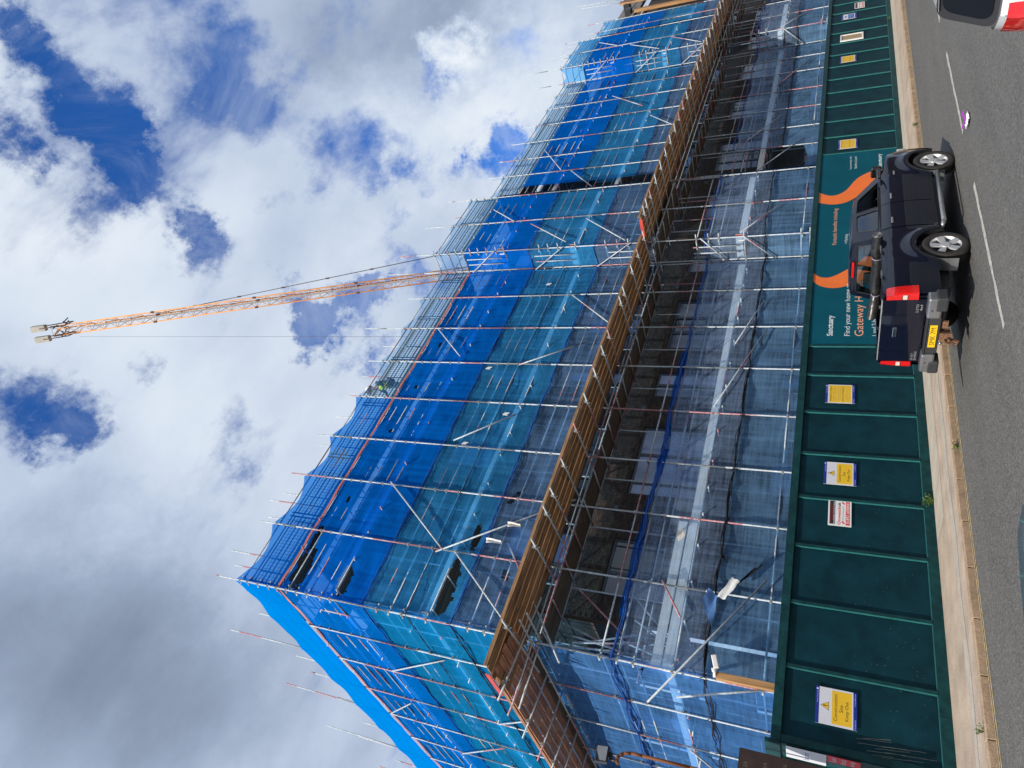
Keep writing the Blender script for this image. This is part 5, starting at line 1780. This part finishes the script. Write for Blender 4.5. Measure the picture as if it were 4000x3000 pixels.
# roof
def roof(u, v):
    x = .50 + 1.82 * u
    z0 = 1.927 + .014 * math.sin(math.pi * u) - max(0, u - .72) * .17
    yw = ycab(x, z0)
    yy_ = -yw + 2 * yw * v
    return (x, yy_, z0 + .05 * (1 - (2 * v - 1) ** 4) - .03 * (u < .02))
MB(FP).grid(roof, 18, 14).build('roof', M_NAVY, pk)
# windscreen and rear window
MB(FP).grid(lambda u, v: (3.02 - .78 * v, (-1 + 2 * u) * (ycab(3.02 - .78 * v, 1.385 + .50 * v) - .01), 1.385 + .515 * v), 6, 4).build('windscreen', M_CGLASS, pk)
RWN = rounded([(-.64, 1.49), (.64, 1.49), (.57, 1.83), (-.57, 1.83)], .05)
RO = rounded([(-.79, 1.42), (.79, 1.42), (.64, 1.94), (-.64, 1.94)], .04)
rx = lambda z: .46 + (z - 1.43) * .12
frame_panel(RO, [RWN], lambda y, z: FP(rx(z), y, z), M_NAVY, 'cab_back', pk, th=.04)
MB(FP).add([(rx(p[1]) + .012, p[0], p[1]) for p in RWN], [tuple(range(len(RWN)))]).build('rear_window', M_CGLASS, pk)
g = MB(FP)
for a, b_ in zip(RWN, RWN[1:] + RWN[:1]):
    g.tube((rx(a[1]) - .002, a[0], a[1]), (rx(b_[1]) - .002, b_[0], b_[1]), .016, 5, cap=False)
g.build('window_seal', M_BLACK, pk)
bl = MB(FP).box(rx(1.9) - .035, rx(1.9) - .002, -.19, .19, 1.875, 1.92).build('brake_light', M_LAMP, pk, bevel=.006)
# interior
g = MB(FP)
for x_ in (.75, 1.75):
    for y_ in (-.38, .38):
        g.obox((x_ + .05, y_, 1.22), Vector((.06, 0, 0)), (0, .24, 0), Vector((-.05, 0, .25)))
        g.obox((x_ - .03, y_, 1.60), Vector((.045, 0, 0)), (0, .13, 0), Vector((-.01, 0, .085)))
        g.obox((x_ + .3, y_, 1.0), (.26, 0, 0), (0, .25, 0), (0, 0, .08))
g.build('seat', M_SEAT, pk, bevel=.02)
MB(FP).box(2.45, 2.95, -.74, .74, 1.05, 1.38).build('dashboard', M_TRIM, pk, bevel=.03)
g = MB(FP)
for i_ in range(16):
    a, b_ = 2 * math.pi * i_ / 16, 2 * math.pi * (i_ + 1) / 16
    g.tube((2.36 + .06 * math.sin(a), -.38 + .18 * math.cos(a), 1.33 + .17 * math.sin(a)), (2.36 + .06 * math.sin(b_), -.38 + .18 * math.cos(b_), 1.33 + .17 * math.sin(b_)), .014, 5)
g.build('steering_wheel', M_BLACK, pk)
# tailgate
tg = MB(FP).grid(lambda u, v: (-1.462 - .012 * math.sin(math.pi * v) - .01 * math.sin(math.pi * u), -.735 + 1.47 * u, .745 + .68 * v), 14, 10)
tg.box(-1.458, -1.41, -.735, .735, .745, 1.43)
tgo = tg.build('tailgate', M_NAVY, pk)
MB(FP).box(-1.50, -1.482, -.115, .115, 1.17, 1.235).build('handle', M_CHROME, tgo, bevel=.008)
MB(FP).box(-1.478, -1.472, -.14, .14, 1.15, 1.255).build('handle_recess', M_BLACK, tgo)
M_BADGE = pm('badge_silver', (0.55, 0.56, 0.58), 0.3, metal=.6)
def rtext(body, y_left, z0, w, h, x, mat, par, nm='lettering'):
    return text(body, -(PY + y_left), PZ + z0, w, h, PX + x, mat, par, face='x-', name=nm)
rtext('D-MAX', .70, .80, .22, .045, -1.478, M_BADGE, tgo)
rtext('ISUZU', .70, .86, .17, .035, -1.478, M_BADGE, tgo)
rtext('2.5TD', -.45, .86, .19, .04, -1.478, M_BADGE, tgo)
rtext('4x4', -.49, .80, .14, .04, -1.478, M_BADGE, tgo)
MB(FP).box(-1.464, -1.40, -.73, .73, 1.4345, 1.450).build('tailgate_cap', M_BADGE, tgo)
# rear lamps
for s_ in (-1, 1):
    l_ = MB(FP)
    def lf(u, v):
        z = .88 + .50 * v
        a = u
        if a < .5:
            return (-1.478 + .004 * math.sin(math.pi * v), s_ * (.742 + .13 * (a / .5)), z)
        q_ = (a - .5) / .5
        return (-1.474 + .20 * q_, s_ * (yb(-1.42 + .20 * q_, z) + .012), z)
    l_.grid(lf, 8, 8)
    lo = l_.build('tail_light', M_LAMP, pk)
    MB(FP).box(-1.485, -1.477, s_ * .80 - .045, s_ * .80 + .045, 1.055, 1.125).build('reversing_lamp', M_LAMPW, lo)
    MB(FP).box(-1.484, -1.477, s_ * .80 - .05, s_ * .80 + .05, 1.128, 1.134).build('lamp_rib', M_TRIM, lo)
    MB(FP).box(-1.484, -1.477, s_ * .80 - .05, s_ * .80 + .05, 1.045, 1.051).build('lamp_rib', M_TRIM, lo)
# bumper
bm_ = MB(FP).box(-1.60, -1.44, -.42, .42, .50, .70).build('rear_bumper', M_TRIM, pk, bevel=.015)
MB(FP).box(-1.62, -1.46, -.86, .86, .702, .725).build('bumper_step', M_TRIM, bm_)
for s_ in (-1, 1):
    MB(FP).box(-1.64, -1.40, s_ * .65 - .22, s_ * .65 + .22, .52, .745).build('bumper_end', M_GTRIM, bm_, bevel=.035)
    MB(FP).box(-1.655, -1.36, s_ * .74 - .15, s_ * .74 + .145, .44, .62).build('bumper_corner_pad', M_TRIM, bm_, bevel=.03)
    MB(FP).tube((-1.645, s_ * .62, .67), (-1.64, s_ * .62, .67), .015, 10).build('parking_sensor', M_BLACK, bm_)
MB(FP).box(-1.612, -1.603, -.26, .26, .545, .66).build('number_plate', M_PLATE, bm_, bevel=.003)
rtext('SMK 7M', .205, .565, .41, .078, -1.6135, M_SK, bm_)
# tow bar
g = MB(FP); g.box(-1.60, -1.45, -.05, .05, .33, .50); g.box(-1.64, -1.60, -.09, .09, .32, .50); g.box(-1.55, -1.52, -.30, -.14, .38, .48)
g.tube((-1.64, 0, .36), (-1.78, .0, .36), .022, 8); g.tube((-1.78, 0, .36), (-1.79, 0, .46), .018, 8); g.box(-1.62, -1.55, .1, .16, .22, .36)
g.tube((-1.66, .08, .40), (-1.7, .15, .25), .012, 6); g.tube((-1.70, .15, .25), (-1.66, .05, .2), .012, 6)
g.build('tow_bar', M_RUSTY, pk)
bs = bmesh.new(); bmesh.ops.create_uvsphere(bs, u_segments=14, v_segments=10, radius=.033, matrix=Matrix.Translation((-1.79, 0, .50)))
me = bpy.data.meshes.new('tow_ball'); bs.to_mesh(me); bs.free(); me.materials.append(M_CHROME)
for p in me.polygons: p.use_smooth = True
o = bpy.data.objects.new('tow_ball', me); COL.objects.link(o); o.parent = pk
# roll across the bed
rp_ = [(.33, -.93, 1.50), (.29, -.62, 1.50), (.26, -.25, 1.47), (.20, .15, 1.48), (.08, .50, 1.47), (-.06, .80, 1.52)]
g = MB(FP)
def roll(u, v):
    n_ = len(rp_) - 1
    f = v * n_; i_ = min(int(f), n_ - 1); w_ = f - i_
    c_ = Vector(rp_[i_]).lerp(Vector(rp_[i_ + 1]), w_)
    r_ = .098 + .016 * noise.noise((u * 4, v * 9, 0)) - .014 * (1 if abs(v - .3) < .03 or abs(v - .72) < .03 else 0)
    a = 2 * math.pi * u
    return (c_.x + r_ * math.cos(a), c_.y, c_.z + r_ * math.sin(a))
ro = g.grid(roll, 22, 60).build('bed_cover_roll', M_TONN, pk)
g = MB(FP)
for k_ in range(5):
    rr = .09 - k_ * .018
    for i_ in range(18):
        a, b_ = 2 * math.pi * i_ / 18, 2 * math.pi * (i_ + 1) / 18
        g.tube((.33 + rr * math.cos(a), -.935, 1.50 + rr * math.sin(a)), (.33 + (rr - .001) * math.cos(b_), -.935, 1.50 + (rr - .001) * math.sin(b_)), .006, 4, cap=False)
g.build('roll_end', M_GTRIM, ro)
MB(FP).tube((.33, -.93, 1.50), (.33, -.92, 1.50), .098, 18).build('roll_end_cap', M_BLACK, ro)
for v_ in (.3, .72):
    g = MB(FP)
    for i_ in range(16):
        a = roll(i_ / 16, v_); b_ = roll((i_ + 1) / 16, v_)
        g.tube(a, b_, .010, 4, cap=False)
    g.build('strap', pm('lilac_strap', (.35, .30, .42), .5), ro)
g = MB(FP)
for x_, y_ in ((-.05, -.86), (-.85, -.86)):
    g.obox((x_, y_, 1.455), (.07, 0, 0), (0, .035, 0), (0, 0, .012))
for y_ in (-.55, -.05, .4, .68):
    g.obox((-1.43, y_, 1.465), (.02, 0, 0), (0, .02, 0), (0, 0, .02))
g.build('bed_clip', M_CHROME, pk)
# mirrors
for s_ in (-1, 1):
    m_ = MB(FP).obox((2.62, s_ * 1.02, 1.50), (.06, 0, 0), (0, .12, 0), (.0, 0, .10)).build('door_mirror', M_BLACK, pk, bevel=.03)
    MB(FP).obox((2.556, s_ * 1.02, 1.50), (.004, 0, 0), (0, .10, 0), (0, 0, .08)).build('mirror_glass', M_CHROME, m_)
    MB(FP).tube((2.66, s_ * .84, 1.42), (2.63, s_ * .95, 1.45), .03, 8).build('mirror_arm', M_BLACK, m_)
    MB(FP).box(3.90, 4.10, s_ * .62 - .12, s_ * .62 + .12, .88, 1.05).build('headlight', M_LAMPW, pk, bevel=.03)
MB(FP).box(3.98, 4.13, -.66, .66, .42, .72).build('front_bumper', M_NAVY, pk, bevel=.05)
for xw in (0, WB):
    for s_ in (-1, 1):
        wheel(FP, pk, xw, s_, r=.39, hw=.905)
M_STK = pm('sticker', (.6, .6, .58), .5)
MB(FP).box(rx(1.55) - .004, rx(1.55) - .001, .44, .50, 1.52, 1.56).build('sticker', M_STK, pk)
MB(FP).box(rx(1.55) - .004, rx(1.55) - .001, -.55, -.44, 1.52, 1.57).build('sticker', M_STK, pk)
MB(FP).box(2.66, 2.80, -.912, -.906, 1.14, 1.17).build('side_badge', M_BADGE, pk)

# ---- hatchbacks near the right edge of the picture
def hatch(loc, rz, paint, label, hw=.88, wb=2.5, rl=.62, glass=None):
    ca, sa = math.cos(rz), math.sin(rz)
    F_ = lambda x, y, z: Vector((loc[0] + ca * x - sa * y, loc[1] + sa * x + ca * y, loc[2] + z))
    t = thing('parked_car', label, 'car', loc)
    t.matrix_world = Matrix.Translation(Vector(loc))
    r_, ar = .31, .37
    def zb_(x):
        z = .24
        for xw in (0, wb):
            if abs(x - xw) < ar: z = max(z, r_ + math.sqrt(ar ** 2 - (x - xw) ** 2))
        return z
    def zt_(x):
        if x < 2.3: return .98 - .02 * x
        return .93 - .22 * ((x - 2.3) / 1.1) ** 2
    def yb_(x, z):
        y = hw - .06 * ((z - .6) / .4) ** 2
        if x > 2.7: y -= .30 * ((x - 2.7) / .75) ** 2
        if x < -.25: y -= .26 * ((-.25 - x) / .4) ** 2
        return y
    g = MB(F_)
    for s_ in (-1, 1):
        g.grid(lambda u, v: ((-rl + (wb + .85 + rl) * u), s_ * yb_(-rl + (wb + .85 + rl) * u, zb_(-rl + (wb + .85 + rl) * u) + (zt_(-rl + (wb + .85 + rl) * u) - zb_(-rl + (wb + .85 + rl) * u)) * v), zb_(-rl + (wb + .85 + rl) * u) + (zt_(-rl + (wb + .85 + rl) * u) - zb_(-rl + (wb + .85 + rl) * u)) * v), 70, 10)
    g.grid(lambda u, v: (2.2 + 1.15 * u, (-1 + 2 * v) * yb_(2.2 + 1.15 * u, .9), zt_(2.2 + 1.15 * u) + .05 * math.sin(math.pi * v)), 10, 8)
    yr = yb_(-rl, .7)
    g.grid(lambda u, v: (-rl - .07 * math.sin(math.pi * min(1, v * 1.1)) * (1 - (2 * u - 1) ** 4 * .5) + .10 * (v ** 2), (-1 + 2 * u) * (yr + .0), .24 + .80 * v), 12, 12)
    g.grid(lambda u, v: (wb + .85 + .05 * math.sin(math.pi * v), (-1 + 2 * u) * yb_(wb + .85, .6), .24 + .45 * v), 8, 6)
    g.build('body', paint, t)
    def yc(z): return .76 - (z - .98) * .36
    # pillars, roof
    g = MB(F_)
    for s_ in (-1, 1):
        g.add([(-.50, s_ * (yr - .02), 1.02), (-.15, s_ * yc(1.0), 1.0), (.15, s_ * yc(1.38), 1.38), (-.20, s_ * (yc(1.38) - .03), 1.40)], [(0, 1, 2, 3)])
    g.grid(lambda u, v: (-.26 + 1.75 * u, (-1 + 2 * v) * (yc(1.40) - .0), 1.40 + .06 * math.sin(math.pi * min(1, u * .8 + .1)) + .03 * math.sin(math.pi * v)), 14, 10)
    g.build('roof', paint, t)
    for s_ in (-1, 1):
        MB(F_).add([(-.15, s_ * (yc(1.0) - .0), 1.0), (2.15, s_ * yc(1.0), .97), (1.45, s_ * yc(1.38), 1.40), (.15, s_ * yc(1.38), 1.38)], [(0, 1, 2, 3)]).build('side_window', M_DGLASS, t)
    MB(F_).grid(lambda u, v: (2.25 - .8 * v, (-1 + 2 * u) * yc(.97 + .43 * v), .95 + .45 * v), 6, 4).build('windscreen', M_DGLASS, t)
    # tailgate glass, rounded corners
    gp = rounded([(-.66, 1.04), (.66, 1.04), (.60, 1.40), (-.60, 1.40)], .10, 6)
    MB(F_).add([(-.56 + (p[1] - 1.0) * .80 - .02, p[0], p[1]) for p in gp], [tuple(range(len(gp)))]).build('rear_window', glass or M_BLACKG, t)
    gp = rounded([(-.72, 1.00), (.72, 1.00), (.66, 1.44), (-.66, 1.44)], .10, 6)
    MB(F_).add([(-.56 + (p[1] - 1.0) * .80 - .008, p[0], p[1]) for p in gp], [tuple(range(len(gp)))]).build('rear_window_surround', M_BLACK, t)
    for s_ in (-1, 1):
        lo = MB(F_)
        def lf(u, v):
            z = .60 + .34 * v
            if u < .5:
                return (-rl - .085 + .10 * ((z - .24) / .8) ** 2, s_ * (.50 + (yr - .50 + .01) * u / .5), z)
            q_ = (u - .5) / .5
            x = -rl + .22 * q_
            return (x - .012 * (1 - q_), s_ * (yb_(x, z) + .012), z)
        lo.grid(lf, 10, 8)
        l_ = lo.build('tail_light', M_LAMP, t)
        MB(F_).box(-rl - .095, -rl - .02, s_ * (yr - .13) - .07, s_ * (yr - .13) + .07, .72, .82).build('reversing_lamp', M_LAMPW, l_, bevel=.02)
    MB(F_).box(-rl - .11, -rl + .1, -yr + .02, yr - .02, .26, .46).build('rear_bumper', M_TRIM, t, bevel=.04)
    for xw in (0, wb):
        for s_ in (-1, 1):
            wheel(F_, t, xw, s_, r=.31, w=.19, hw=hw)
    return t
M_BLACKG = pm('black_glass', (0.003, 0.004, 0.007), 0.10, spec=0.25)
hatch((7.95, 2.10, -.10), R(0), M_WPAINT, 'white hatchback with dark rear window, cut off at the lower right edge')
hatch((0.60, 2.32, -.05), R(0), M_SPAINT, 'silver car of which only the curved roof edge shows at the near edge')

GR = {'scaffold': 'scaffold sections around the building', 'debris_net': 'debris net sheets on the scaffold', 'net_hem': 'tied net hems', 'edge_strip': 'orange edge strips',
      'protection_fan': 'board fans over the street', 'site_sign': 'notices on the hoarding', 'security_sign': 'CCTV signs on the hoarding', 'weed': 'weeds at the kerb and hoarding foot',
      'parked_car': 'cars at the near edge', 'plastic_sheet': 'loose sheets caught on the scaffold', 'paper_scrap': 'paper scraps on the nets', 'hoarding': 'site hoarding'}
for o in bpy.data.objects:
    if o.parent is None and 'category' in o.keys():
        b_ = o.name.split('.')[0]
        if b_ in GR and 'group' not in o.keys():
            o['group'] = GR[b_]
bpy.context.view_layer.update()
